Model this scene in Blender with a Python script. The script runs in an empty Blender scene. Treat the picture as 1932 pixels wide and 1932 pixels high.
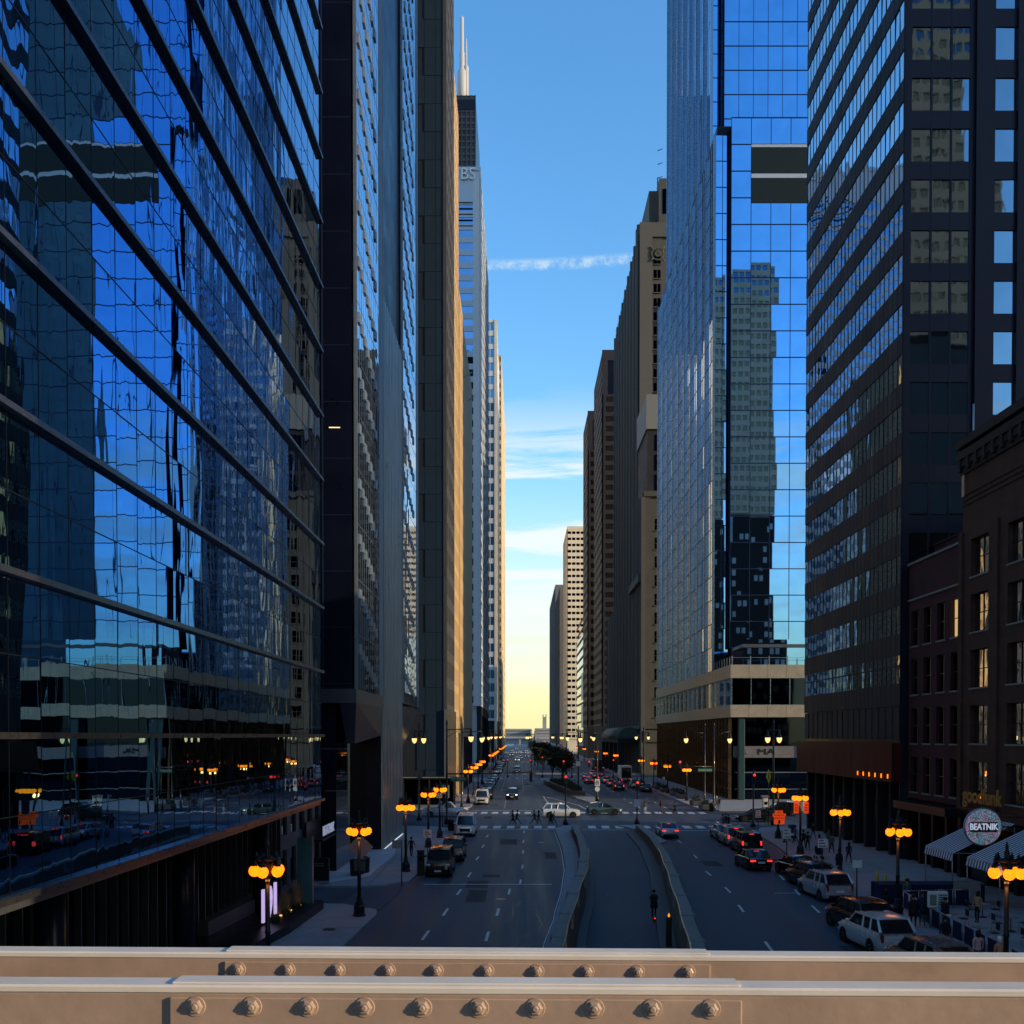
import bpy, bmesh, math, random
from mathutils import Vector, Matrix
random.seed(7)
S = bpy.context.scene
C = S.collection
R = math.radians
# ---------------------------------------------------------------- camera and pixel-to-world helper
# measurements were read off the photograph in a 1932-unit square
F = 1880.0; CX = 981.0; HY = 1388.0; H = 10.2; PITCH = R(1.0)
CY = HY + F*math.tan(PITCH)
FW = Vector((0, math.cos(PITCH), -math.sin(PITCH))); UP = Vector((0, math.sin(PITCH), math.cos(PITCH)))
def ray(px, py):
    return FW + Vector((1,0,0))*((px-CX)/F) - UP*((py-CY)/F)
def at(px, py, Y):
    d = ray(px, py); t = Y/d.y
    return Vector((d.x*t, Y, H + d.z*t))
def gr(px, py, z=0.0):
    d = ray(px, py); t = (z-H)/d.z
    return Vector((d.x*t, d.y*t, z))
def hz(py, Y): return at(CX, py, Y).z
def hx(px, Y): return (px-CX)/F*Y

# ---------------------------------------------------------------- materials
MAT = {}
def nodes(name):
    m = bpy.data.materials.new(name); m.use_nodes = True
    nt = m.node_tree; b = nt.nodes['Principled BSDF']
    return m, nt, b
def mat(name, col, rough=.6, metal=0., var=.15, scale=3., bump=0., bscale=20., spec=.22, stretch=(1,1,1), emit=None, es=0., coat=0.):
    if name in MAT: return MAT[name]
    m, nt, b = nodes(name)
    N = nt.nodes.new; L = nt.links.new
    b.inputs['Roughness'].default_value = rough; b.inputs['Metallic'].default_value = metal
    b.inputs['Specular IOR Level'].default_value = spec
    b.inputs['Coat Weight'].default_value = coat
    b.inputs['Coat Roughness'].default_value = .06
    b.inputs['Base Color'].default_value = (*col, 1)
    if emit:
        b.inputs['Emission Color'].default_value = (*emit, 1); b.inputs['Emission Strength'].default_value = es
    if var > 0 or bump > 0:
        tc = N('ShaderNodeTexCoord'); mp = N('ShaderNodeMapping'); mp.inputs['Scale'].default_value = stretch
        L(tc.outputs['Object'], mp.inputs['Vector'])
    if var > 0:
        n = N('ShaderNodeTexNoise'); n.inputs['Scale'].default_value = scale; n.inputs['Detail'].default_value = 6; n.inputs['Roughness'].default_value = .65
        L(mp.outputs['Vector'], n.inputs['Vector'])
        r = N('ShaderNodeMapRange'); r.inputs['From Min'].default_value = .3; r.inputs['From Max'].default_value = .7
        r.inputs['To Min'].default_value = 1-var; r.inputs['To Max'].default_value = 1+var
        L(n.outputs['Fac'], r.inputs['Value'])
        mx = N('ShaderNodeVectorMath'); mx.operation = 'SCALE'; mx.inputs[0].default_value = col
        L(r.outputs['Result'], mx.inputs['Scale']); L(mx.outputs['Vector'], b.inputs['Base Color'])
        r2 = N('ShaderNodeMapRange'); r2.inputs['From Min'].default_value = .3; r2.inputs['From Max'].default_value = .7
        r2.inputs['To Min'].default_value = max(0,rough*.8); r2.inputs['To Max'].default_value = min(1, rough*1.2)
        L(n.outputs['Fac'], r2.inputs['Value']); L(r2.outputs['Result'], b.inputs['Roughness'])
    if bump > 0:
        n2 = N('ShaderNodeTexNoise'); n2.inputs['Scale'].default_value = bscale; n2.inputs['Detail'].default_value = 5
        L(mp.outputs['Vector'], n2.inputs['Vector'])
        bp = N('ShaderNodeBump'); bp.inputs['Strength'].default_value = 1; bp.inputs['Distance'].default_value = bump
        L(n2.outputs['Fac'], bp.inputs['Height']); L(bp.outputs['Normal'], b.inputs['Normal'])
    MAT[name] = m; return m
def glass(name, tint, rough=.015, wave=.004, wscale=.7, dirt=.06, zs=.45, fine=.0):
    """coated, mirror-like curtain wall glass, slightly wavy the way real float glass is"""
    if name in MAT: return MAT[name]
    m, nt, b = nodes(name); N = nt.nodes.new; L = nt.links.new
    b.inputs['Metallic'].default_value = 1; b.inputs['Roughness'].default_value = rough
    b.inputs['Base Color'].default_value = (*tint, 1)
    tc = N('ShaderNodeTexCoord'); mp = N('ShaderNodeMapping'); mp.inputs['Scale'].default_value = (1,1,zs)
    L(tc.outputs['Object'], mp.inputs['Vector'])
    n = N('ShaderNodeTexNoise'); n.inputs['Scale'].default_value = wscale; n.inputs['Detail'].default_value = 1.5; n.inputs['Roughness'].default_value = .4
    n.inputs['Distortion'].default_value = .6
    L(mp.outputs['Vector'], n.inputs['Vector'])
    bp = N('ShaderNodeBump'); bp.inputs['Strength'].default_value = 1; bp.inputs['Distance'].default_value = wave
    L(n.outputs['Fac'], bp.inputs['Height']); L(bp.outputs['Normal'], b.inputs['Normal'])
    n3 = N('ShaderNodeTexNoise'); n3.inputs['Scale'].default_value = .35; n3.inputs['Detail'].default_value = 5
    L(tc.outputs['Object'], n3.inputs['Vector'])
    r = N('ShaderNodeMapRange'); r.inputs['From Min'].default_value = .3; r.inputs['From Max'].default_value = .7
    r.inputs['To Min'].default_value = 1-dirt*2; r.inputs['To Max'].default_value = 1
    L(n3.outputs['Fac'], r.inputs['Value'])
    mx = N('ShaderNodeVectorMath'); mx.operation = 'SCALE'; mx.inputs[0].default_value = tint
    L(r.outputs['Result'], mx.inputs['Scale']); L(mx.outputs['Vector'], b.inputs['Base Color'])
    MAT[name] = m; return m
def lamp_mat(name, col, es, base=None):
    if name in MAT: return MAT[name]
    m, nt, b = nodes(name)
    b.inputs['Base Color'].default_value = (*(base or col), 1); b.inputs['Roughness'].default_value = .35
    b.inputs['Emission Color'].default_value = (*col, 1); b.inputs['Emission Strength'].default_value = es
    MAT[name] = m; return m
def brick(name, c1, c2, mortar, sc=1., axis='X'):
    if name in MAT: return MAT[name]
    m, nt, b = nodes(name); N = nt.nodes.new; L = nt.links.new
    b.inputs['Roughness'].default_value = .85
    tc = N('ShaderNodeTexCoord'); sp = N('ShaderNodeSeparateXYZ'); cb = N('ShaderNodeCombineXYZ')
    L(tc.outputs['Object'], sp.inputs[0])
    ad = N('ShaderNodeMath'); ad.operation = 'ADD'; L(sp.outputs['X'], ad.inputs[0]); L(sp.outputs['Y'], ad.inputs[1])
    L(ad.outputs[0], cb.inputs['X']); L(sp.outputs['Z'], cb.inputs['Y'])
    t = N('ShaderNodeTexBrick'); t.inputs['Scale'].default_value = 1
    t.inputs['Brick Width'].default_value = .22*sc; t.inputs['Row Height'].default_value = .075*sc; t.inputs['Mortar Size'].default_value = .008*sc
    t.inputs['Color1'].default_value = (*c1,1); t.inputs['Color2'].default_value = (*c2,1); t.inputs['Mortar'].default_value = (*mortar,1)
    L(cb.outputs[0], t.inputs['Vector']); 
    n = N('ShaderNodeTexNoise'); n.inputs['Scale'].default_value = .8; n.inputs['Detail'].default_value = 6
    L(tc.outputs['Object'], n.inputs['Vector'])
    r = N('ShaderNodeMapRange'); r.inputs['From Min'].default_value = .3; r.inputs['From Max'].default_value = .7; r.inputs['To Min'].default_value = .65; r.inputs['To Max'].default_value = 1.15
    L(n.outputs['Fac'], r.inputs['Value'])
    mx = N('ShaderNodeVectorMath'); mx.operation = 'SCALE'; L(t.outputs['Color'], mx.inputs[0]); L(r.outputs['Result'], mx.inputs['Scale'])
    L(mx.outputs['Vector'], b.inputs['Base Color'])
    MAT[name] = m; return m

# ---------------------------------------------------------------- object helpers
def tag(o, label=None, cat=None, group=None, kind=None):
    if label: o['label'] = label
    if cat: o['category'] = cat
    if group: o['group'] = group
    if kind: o['kind'] = kind
    return o
def empty(name, loc=(0,0,0), rz=0, label=None, cat=None, group=None):
    o = bpy.data.objects.new(name, None); C.objects.link(o); o.location = loc; o.rotation_euler = (0,0,rz)
    o.empty_display_size = .3
    return tag(o, label, cat, group)
class MB:
    """collects simple shapes into one mesh"""
    def __init__(s): s.v=[]; s.f=[]; s.m=[]; s.sm=[]
    def add(s, vs, fs, mi=0, smooth=False):
        o=len(s.v); s.v += [tuple(v) for v in vs]
        for f in fs: s.f.append([o+i for i in f]); s.m.append(mi); s.sm.append(smooth)
        return s
    def box(s, x0,x1,y0,y1,z0,z1, mi=0):
        vs=[(x0,y0,z0),(x1,y0,z0),(x1,y1,z0),(x0,y1,z0),(x0,y0,z1),(x1,y0,z1),(x1,y1,z1),(x0,y1,z1)]
        return s.add(vs, [(0,3,2,1),(4,5,6,7),(0,1,5,4),(1,2,6,5),(2,3,7,6),(3,0,4,7)], mi)
    def cbox(s, c, sx,sy,sz, rz=0, mi=0, tilt=0):
        M = Matrix.Translation(c) @ Matrix.Rotation(rz,4,'Z') @ Matrix.Rotation(tilt,4,'X')
        vs=[M @ Vector((a*sx/2,b*sy/2,c2*sz/2)) for c2 in (-1,1) for a,b in ((-1,-1),(1,-1),(1,1),(-1,1))]
        return s.add(vs, [(0,3,2,1),(4,5,6,7),(0,1,5,4),(1,2,6,5),(2,3,7,6),(3,0,4,7)], mi)
    def bev(s, c, sx,sy,sz, b=.03, rz=0, mi=0):
        """box with chamfered vertical and horizontal edges"""
        M = Matrix.Translation(c) @ Matrix.Rotation(rz,4,'Z')
        rings=[]
        for z,i in ((-sz/2,b),(-sz/2+b,0),(sz/2-b,0),(sz/2,b)):
            X=sx/2-i; Y=sy/2-i; k=min(b,X*.5,Y*.5)
            rings.append([M@Vector(p+(z,)) for p in ((-X+k,-Y),(X-k,-Y),(X,-Y+k),(X,Y-k),(X-k,Y),(-X+k,Y),(-X,Y-k),(-X,-Y+k))])
        return s.loft(rings, mi)
    def loft(s, rings, mi=0, smooth=False, cap=True, closed=True):
        n=len(rings[0]); vs=[p for r in rings for p in r]; fs=[]
        for i in range(len(rings)-1):
            for j in range(n if closed else n-1):
                a=i*n+j; b=i*n+(j+1)%n; fs.append((a,b,b+n,a+n))
        o=len(s.v); s.add(vs, fs, mi, smooth)
        if cap:
            s.f.append([o+j for j in range(n)][::-1]); s.m.append(mi); s.sm.append(False)
            k=o+(len(rings)-1)*n; s.f.append([k+j for j in range(n)]); s.m.append(mi); s.sm.append(False)
        return s
    def tube(s, a, b, r0, r1=None, n=8, mi=0, smooth=True):
        a=Vector(a); b=Vector(b); r1=r0 if r1 is None else r1
        d=(b-a).normalized(); u=d.orthogonal().normalized(); w=d.cross(u)
        rg=[[p+u*(r*math.cos(t*2*math.pi/n))+w*(r*math.sin(t*2*math.pi/n)) for t in range(n)] for p,r in ((a,r0),(b,r1))]
        return s.loft(rg, mi, smooth)
    def path(s, pts, r, n=6, mi=0):
        for a,b in zip(pts[:-1],pts[1:]): s.tube(a,b,r,r,n,mi)
        return s
    def lathe(s, c, prof, n=12, mi=0, smooth=True):
        rg=[[(c[0]+r*math.cos(t*2*math.pi/n), c[1]+r*math.sin(t*2*math.pi/n), c[2]+z) for t in range(n)] for r,z in prof]
        return s.loft(rg, mi, smooth)
    def ball(s, c, r, n=10, mi=0, sz=1.):
        k=max(4,n//2); return s.lathe(c, [(max(.001,r*math.sin(math.pi*i/k)), -r*sz*math.cos(math.pi*i/k)) for i in range(k+1)], n, mi)
    def prism(s, pts, z0, z1, mi=0):
        return s.loft([[(p[0],p[1],z0) for p in pts],[(p[0],p[1],z1) for p in pts]], mi)
    def quad(s, a,b,c,d, mi=0): return s.add([a,b,c,d],[(0,1,2,3)],mi)
    def build(s, name, mats, parent=None, sharp=None, bevel=0):
        me=bpy.data.meshes.new(name); me.from_pydata(s.v,[],s.f); me.update()
        if not isinstance(mats,(list,tuple)): mats=[mats]
        for m in mats: me.materials.append(m)
        me.polygons.foreach_set('material_index', s.m); me.polygons.foreach_set('use_smooth', s.sm)
        if sharp: me.set_sharp_from_angle(angle=R(sharp))
        o=bpy.data.objects.new(name, me); C.objects.link(o)
        if parent: o.parent=parent
        return o
def inst(me, name, parent, loc=(0,0,0), rot=(0,0,0)):
    o=bpy.data.objects.new(name, me); C.objects.link(o); o.parent=parent; o.location=loc; o.rotation_euler=rot; return o
def copy_tree(o, parent=None):
    c=o.copy(); C.objects.link(c); c.parent=parent
    for ch in list(o.children): copy_tree(ch, c)
    return c
def text(s, name, size, m, parent=None, ext=.02, loc=(0,0,0), rot=(0,0,0), sx=1., bold=0.):
    cu=bpy.data.curves.new(name,'FONT'); cu.body=s; cu.size=size; cu.extrude=ext; cu.align_x='CENTER'; cu.align_y='CENTER'; cu.offset=bold
    cu.resolution_u=3
    o=bpy.data.objects.new(name, cu); C.objects.link(o)
    dg=bpy.context.evaluated_depsgraph_get(); me=bpy.data.meshes.new_from_object(o.evaluated_get(dg)); me.name=name
    C.objects.unlink(o); bpy.data.objects.remove(o)
    me.materials.clear(); me.materials.append(m)
    q=bpy.data.objects.new(name, me); C.objects.link(q); q.parent=parent; q.location=loc; q.rotation_euler=rot; q.scale=(sx,1,1)
    return q
FACE_PX=(R(90),0,R(90))      # text on a plane whose normal is +X
FACE_NX=(R(90),0,R(-90))     # text facing -X
FACE_NY=(R(90),0,0)          # text facing the camera

# a wall line: origin p, direction d along the wall, n outwards
class Wall:
    def __init__(s, p0, p1, flip=False):
        s.p=Vector((p0[0],p0[1],0)); e=Vector((p1[0],p1[1],0)); s.L=(e-s.p).length; s.d=(e-s.p).normalized()
        s.n=Vector((s.d.y,-s.d.x,0))*( -1 if flip else 1)
    def pt(s, u, z, o=0): 
        q=s.p+s.d*u+s.n*o; return (q.x,q.y,z)
    def box(s, mb, u0,u1,z0,z1,o0,o1, mi=0):
        vs=[s.pt(u0,z0,o0),s.pt(u1,z0,o0),s.pt(u1,z0,o1),s.pt(u0,z0,o1),s.pt(u0,z1,o0),s.pt(u1,z1,o0),s.pt(u1,z1,o1),s.pt(u0,z1,o1)]
        mb.add(vs,[(0,3,2,1),(4,5,6,7),(0,1,5,4),(1,2,6,5),(2,3,7,6),(3,0,4,7)],mi)
    def quad(s, mb, u0,u1,z0,z1,o=0, mi=0, j=(0,0,0,0)):
        mb.quad(s.pt(u0,z0,o+j[0]),s.pt(u1,z0,o+j[1]),s.pt(u1,z1,o+j[2]),s.pt(u0,z1,o+j[3]),mi)
def panes(w, z0, z1, nu, nz, tilt=.003, o=0, u0=0, u1=None, mb=None, mi=0):
    """glass panes, each tilted a hair so that reflections break from pane to pane"""
    mb=mb or MB(); u1=w.L if u1 is None else u1
    du=(u1-u0)/nu; dz=(z1-z0)/nz
    for i in range(nu):
        for k in range(nz):
            a=random.gauss(0,tilt)*du/2; b=random.gauss(0,tilt)*dz/2; c=-abs(a)-abs(b)
            w.quad(mb,u0+i*du,u0+(i+1)*du,z0+k*dz,z0+(k+1)*dz,o,mi,(c-a-b,c+a-b,c+a+b,c-a+b))
    return mb
def curtain(par, w, z0, z1, nu, nz, g, mm, tilt=.003, mw=.06, md=.06, hw=.08, hd=.08, o=0):
    panes(w,z0,z1,nu,nz,tilt,o).build('glass_wall', g, par)
    mb=MB()
    for i in range(nu+1):
        if mw>0: w.box(mb, i*w.L/nu-mw/2, i*w.L/nu+mw/2, z0,z1,o-.05,o+md)
    for k in range(nz+1):
        z=z0+k*(z1-z0)/nz
        if hw>0: w.box(mb, 0,w.L,z-hw/2,z+hw/2,o-.04,o+hd-.004)
    mb.build('mullions', mm, par)
WIN_BUDGET={}
def grid_facade(par, w, z0, z1, nu, nz, fw, fh, wm, g, depth=.35, maxwin=100, frame=None, sillm=None, base=0., o=0., split=1, lit=None, name='wall'):
    """masonry wall as piers and spandrels around recessed windows; each window a part of its own"""
    du=w.L/nu; dz=(z1-z0)/nz; ww=du*fw; wh=dz*fh
    mb=MB()
    for i in range(nu+1):
        a=max(0,i*du-(du-ww)/2); b=min(w.L,i*du+(du-ww)/2)
        w.box(mb,a,b,z0,z1,o-depth,o)
    for k in range(nz+1):
        a=max(z0, z0+k*dz-(dz-wh)/2); b=min(z1, z0+k*dz+(dz-wh)/2)
        if b-a>.001:
            for i in range(nu): w.box(mb, i*du+(du-ww)/2, i*du+(du+ww)/2, a,b,o-depth,o-.003)
    mb.build(name, wm, par)
    used=WIN_BUDGET.get(par.name,0); rest=MB()
    for k in range(nz):
        for i in range(nu):
            u0=i*du+(du-ww)/2; u1=u0+ww; a=z0+k*dz+(dz-wh)/2; b=a+wh
            own = used<maxwin
            q = MB() if own else rest
            t=.004
            ja=random.gauss(0,t)*ww/2; jb=random.gauss(0,t)*wh/2
            is_lit = lit and random.random()<lit
            w.quad(q,u0,u1,a,b,o-depth+.06,2 if is_lit else 0,(-ja-jb,ja-jb,ja+jb,-ja+jb))
            if frame:
                for s_ in range(1,split): w.box(q,u0+ww*s_/split-.03,u0+ww*s_/split+.03,a,b,o-depth+.05,o-depth+.11,1)
                w.box(q,u0,u1,(a+b)/2-.03,(a+b)/2+.03,o-depth+.05,o-depth+.1,1)
                w.box(q,u0,u1,b-.06,b,o-depth+.05,o-depth+.1,1)
            if sillm: w.box(q,u0-.08,u1+.08,a-.12,a,o-depth+.02,o+.07,3)
            if own:
                q.build('window',[g, frame or g, MAT['interior_light'], sillm or g],par); used+=1
    WIN_BUDGET[par.name]=used
    if rest.v: tag(rest.build('window',[g, frame or g, MAT['interior_light'], sillm or g],par), kind='stuff')
# ---------------------------------------------------------------- camera, sky, sun
cd=bpy.data.cameras.new('camera'); cam=bpy.data.objects.new('camera',cd); C.objects.link(cam); S.camera=cam
cam.location=(0,0,H); cam.rotation_euler=(R(90)-PITCH,0,0)
cd.sensor_width=36; cd.lens=36*F/1932; cd.clip_start=.2; cd.clip_end=6000
cd.shift_x=(966-CX)/1932; cd.shift_y=(CY-966)/1932
SUN_EL=R(13); SX,SY=.95,-.31
sl=bpy.data.lights.new('sun','SUN'); so=bpy.data.objects.new('sun',sl); C.objects.link(so)
sl.energy=2.4; sl.angle=R(.5); sl.color=(1,.76,.46)
sd=Vector((SX*math.cos(SUN_EL),SY*math.cos(SUN_EL),math.sin(SUN_EL)))
so.rotation_euler=sd.to_track_quat('Z','Y').to_euler(); so.location=(60,-40,260)
w=bpy.data.worlds.new('World'); S.world=w; w.use_nodes=True
nt=w.node_tree; N=nt.nodes.new; L=nt.links.new; bg=nt.nodes['Background']
sky=N('ShaderNodeTexSky'); sky.sky_type='NISHITA'; sky.sun_disc=False; sky.sun_elevation=SUN_EL
sky.sun_rotation=math.atan2(SX,SY); sky.air_density=1.0; sky.dust_density=.6; sky.ozone_density=2.2; sky.altitude=100
hs=N('ShaderNodeHueSaturation'); hs.inputs['Saturation'].default_value=1.25; hs.inputs['Value'].default_value=1.30
L(sky.outputs[0],hs.inputs['Color'])
tc=N('ShaderNodeTexCoord'); sp=N('ShaderNodeSeparateXYZ'); L(tc.outputs['Generated'],sp.inputs[0])
def M(op,a,b=None,c=None):
    n=N('ShaderNodeMath'); n.operation=op
    for i,v in enumerate((a,b,c)):
        if v is None: continue
        if isinstance(v,(int,float)): n.inputs[i].default_value=v
        else: L(v,n.inputs[i])
    return n.outputs[0]
def MR(v,a,b,c=0,d=1,sm=True):
    n=N('ShaderNodeMapRange'); n.interpolation_type='SMOOTHSTEP' if sm else 'LINEAR'
    for k,x in zip(('From Min','From Max','To Min','To Max'),(a,b,c,d)): n.inputs[k].default_value=x
    L(v,n.inputs['Value']); return n.outputs[0]
def MIX(f,a,b):
    n=N('ShaderNodeMix'); n.data_type='RGBA'
    if isinstance(f,(int,float)): n.inputs[0].default_value=f
    else: L(f,n.inputs[0])
    for i,v in ((6,a),(7,b)):
        if isinstance(v,tuple): n.inputs[i].default_value=(*v,1)
        else: L(v,n.inputs[i])
    return n.outputs[2]
rad=M('SQRT',M('ADD',M('MULTIPLY',sp.outputs['X'],sp.outputs['X']),M('MULTIPLY',sp.outputs['Y'],sp.outputs['Y'])))
el=M('DIVIDE',sp.outputs['Z'],M('MAXIMUM',rad,.001))           # tan of elevation
azx=M('DIVIDE',sp.outputs['X'],M('MAXIMUM',M('ABSOLUTE',sp.outputs['Y']),.05))
# warm dusty layer of air just above the horizon
hzm=MR(el,.0,.30,1,0)
warm=MIX(M('MULTIPLY',hzm,.82),hs.outputs[0],(3.3,3.05,1.55))
# long thin stratus and cirrus bands
cb=N('ShaderNodeCombineXYZ'); L(M('MULTIPLY',azx,2.6),cb.inputs[0]); L(M('MULTIPLY',M('ADD',el,M('MULTIPLY',azx,-.035)),24.),cb.inputs[1]); 
nz=N('ShaderNodeTexNoise'); nz.inputs['Scale'].default_value=1; nz.inputs['Detail'].default_value=7; nz.inputs['Roughness'].default_value=.62; nz.inputs['Distortion'].default_value=.35; L(cb.outputs[0],nz.inputs['Vector'])
band=MR(nz.outputs['Fac'],.44,.56); bm=M('MULTIPLY',MR(el,.03,.1),MR(el,.24,.36,1,0))
cl=MIX(M('MULTIPLY',M('MULTIPLY',band,bm),.85),warm,(3.3,3.5,3.4))
# contrail
nz2=N('ShaderNodeTexNoise'); nz2.inputs['Scale'].default_value=1; nz2.inputs['Detail'].default_value=8; nz2.inputs['Roughness'].default_value=.7
cb2=N('ShaderNodeCombineXYZ'); L(M('MULTIPLY',azx,70.),cb2.inputs[0]); L(M('MULTIPLY',el,60.),cb2.inputs[1]); L(cb2.outputs[0],nz2.inputs['Vector'])
dd=M('ABSOLUTE',M('ADD',M('SUBTRACT',el,M('ADD',.469,M('MULTIPLY',azx,.03))),M('MULTIPLY',M('SUBTRACT',nz2.outputs['Fac'],.5),.012)))
ct=M('MULTIPLY',M('MULTIPLY',MR(dd,.0015,.0075,1,0),MR(nz2.outputs['Fac'],.36,.66)),M('MULTIPLY',MR(azx,.10,.13,1,0),MR(azx,-.06,-.03)))
ct=M('MULTIPLY',ct,M('GREATER_THAN',sp.outputs['Y'],0.))
c3=MIX(M('MULTIPLY',ct,.95),cl,(1.9,2.6,3.3))
L(c3,bg.inputs[0]); bg.inputs[1].default_value=.15
S.view_settings.view_transform='Standard'; S.view_settings.look='None'; S.view_settings.exposure=.95; S.view_settings.gamma=1
S.cycles.max_bounces=7; S.cycles.glossy_bounces=5; S.cycles.diffuse_bounces=3
S.cycles.sample_clamp_indirect=6; S.cycles.use_denoising=True

# ---------------------------------------------------------------- materials in use
mat('asphalt',(.038,.053,.077),.6,var=.55,scale=.8,bump=.006,bscale=14,stretch=(1,.03,1))
mat('concrete',(.24,.25,.27),.8,var=.18,scale=.7,bump=.004,bscale=25)
mat('plaza',(.42,.44,.48),.7,var=.12,scale=.5)
mat('curb',(.13,.13,.13),.8,var=.2)
mat('ramp_wall',(.13,.12,.105),.85,var=.3,scale=1.5,bump=.006,bscale=18)
mat('paint',(.55,.56,.56),.6,var=.35,scale=4)
mat('black_metal',(.012,.012,.014),.38,.0,var=.1,coat=.15)
mat('dark_metal',(.03,.032,.036),.4,.6,var=.1)
mat('steel',(.35,.36,.38),.35,.9,var=.1)
mat('mullion_dark',(.008,.009,.012),.4,.3,var=0)
mat('bar_metal',(.16,.16,.17),.3,.9,var=.1)
mat('navy_panel',(.004,.006,.018),.32,.0,var=.12,scale=.3)
mat('soffit',(.11,.12,.14),.35,.6,var=.1)
mat('rib_metal',(.32,.37,.42),.32,.85,var=.2,scale=1.5,stretch=(1,1,.15))
mat('rib_gap',(.02,.022,.026),.4,.4,var=0)
mat('dark_stone',(.014,.019,.026),.7,var=.2,scale=.6)
mat('brown_stone',(.055,.055,.058),.7,var=.2,scale=.5)
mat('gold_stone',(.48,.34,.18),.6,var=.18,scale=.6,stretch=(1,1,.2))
mat('opera_stone',(.088,.088,.086),.8,var=.18,scale=.25,bump=.01,bscale=3)
mat('opera_trim',(.108,.107,.103),.8,var=.15)
mat('brown_granite',(.032,.031,.038),.6,var=.15,scale=.4)
mat('sunlit_tan',(.62,.48,.27),.7,var=.1,scale=.3)  # golden sunlight put into the colour of two far towers' street faces
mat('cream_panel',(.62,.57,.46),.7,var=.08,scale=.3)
mat('grey_panel',(.16,.16,.165),.7,var=.1,scale=.3)
mat('white_panel',(.55,.6,.66),.5,var=.08)
mat('blue_white_panel',(.45,.5,.56),.4,.3,var=.06)
mat('bronze_panel',(.030,.034,.042),.6,.0,var=.22,scale=.6,stretch=(1,1,.3))
mat('fin_metal',(.30,.36,.42),.28,.9,var=.12)
mat('copper_fin',(.20,.12,.07),.3,.9,var=.2)
mat('podium_band',(.36,.31,.24),.45,.3,var=.15,scale=.8)
mat('louvre',(.015,.028,.034),.5,.2,var=.15,scale=2)
mat('red_fascia',(.055,.005,.005),.55,.0,var=.4,scale=1.2,stretch=(1,1,.15))
mat('tan_precast',(.72,.50,.32),.75,var=.12,scale=.2)
mat('black_granite',(.012,.012,.016),.35,var=.1)
mat('stone_trim',(.20,.195,.18),.75,var=.2)
mat('far_building',(.30,.29,.27),.9,var=.12,scale=.05)  # pale tone of distant haze put into the colour
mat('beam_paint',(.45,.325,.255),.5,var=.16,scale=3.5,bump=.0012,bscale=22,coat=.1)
mat('beam_top_lit',(.80,.74,.68),.4,var=.07,scale=4)  # girder paint lightened on the tops, where light falls from above
mat('soil',(.03,.022,.016),.95); mat('leaf_dark',(.022,.03,.014),.7,var=.5,scale=2); mat('bark',(.035,.028,.022),.9)
mat('leaf_green',(.06,.085,.03),.7,var=.4,scale=6); mat('dry_grass',(.38,.25,.12),.8,var=.3)
mat('granite_planter',(.07,.07,.075),.5,var=.15)
mat('rubber',(.012,.012,.012),.85,var=0); mat('rim',(.42,.43,.45),.3,.9,var=0); mat('car_trim',(.015,.015,.016),.5,var=0)
mat('car_glass',(.01,.013,.016),.06,.0,var=0,spec=.9)
mat('plate',(.6,.62,.65),.5,var=0)
mat('sign_green',(.01,.16,.09),.5,var=0); mat('sign_white',(.62,.63,.62),.5,var=.1); mat('sign_back',(.22,.23,.24),.45,.5,var=.1)
mat('sign_yellow',(.75,.62,.02),.5,var=0); mat('sign_orange',(.85,.10,.02),.5,var=0,emit=(1,.08,.01),es=.25)
mat('ink',(.012,.012,.012),.6,var=0); mat('blue_box',(.01,.025,.11),.4,var=.1); mat('white_box',(.62,.6,.55),.5,var=.1)
mat('bollard_yellow',(.5,.36,.01),.5,var=.1); mat('pink_cloth',(.62,.04,.36),.8,var=.1)
brick('brick_dark',(.07,.010,.014),(.045,.008,.012),(.022,.010,.012)); brick('brick_orange',(.095,.030,.013),(.06,.02,.01),(.03,.02,.016))
lamp_mat('interior_light',(1,.62,.22),.3); lamp_mat('globe_amber',(1,.19,.003),1.35); lamp_mat('globe_white',(.6,.58,.6),.12)
lamp_mat('pendant_glow',(1,.66,.22),.75); lamp_mat('signal_red',(1,.03,.02),.9); lamp_mat('signal_green',(.2,1,.7),.5); lamp_mat('signal_amber',(1,.3,.01),.6)
lamp_mat('tail_red',(1,.03,.02),.8); lamp_mat('head_white',(1,.95,.9),1.2); lamp_mat('strip_white',(.85,.95,1),.4); lamp_mat('sign_lilac',(.62,.48,.85),.42)
lamp_mat('tail_off',(.18,.01,.01),.0); lamp_mat('head_off',(.5,.52,.55),.0); lamp_mat('fairy',(1,.5,.15),1.)
lamp_mat('office_light',(1,.8,.45),.5); lamp_mat('red_glow',(.8,.05,.01),.35)
glass('glass_near',(.10,.31,.58),.008,.0065,.8,zs=.28)
glass('glass_blue',(.21,.46,.76),.012,.0012,.25,zs=.6)
glass('glass_pale',(.42,.58,.82),.02,.0007,.6)
glass('glass_strip',(.55,.62,.72),.012,.010,.8,zs=.5)
glass('glass_dark',(.022,.030,.045),.03,.002,.6)
glass('glass_window',(.20,.29,.36),.02,.003,.8)
glass('glass_old',(.10,.12,.14),.05,.003,1.)
glass('glass_teal',(.16,.30,.38),.02,.002,.6)
glass('glass_lattice',(.42,.46,.44),.06,.003,.6)

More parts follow.
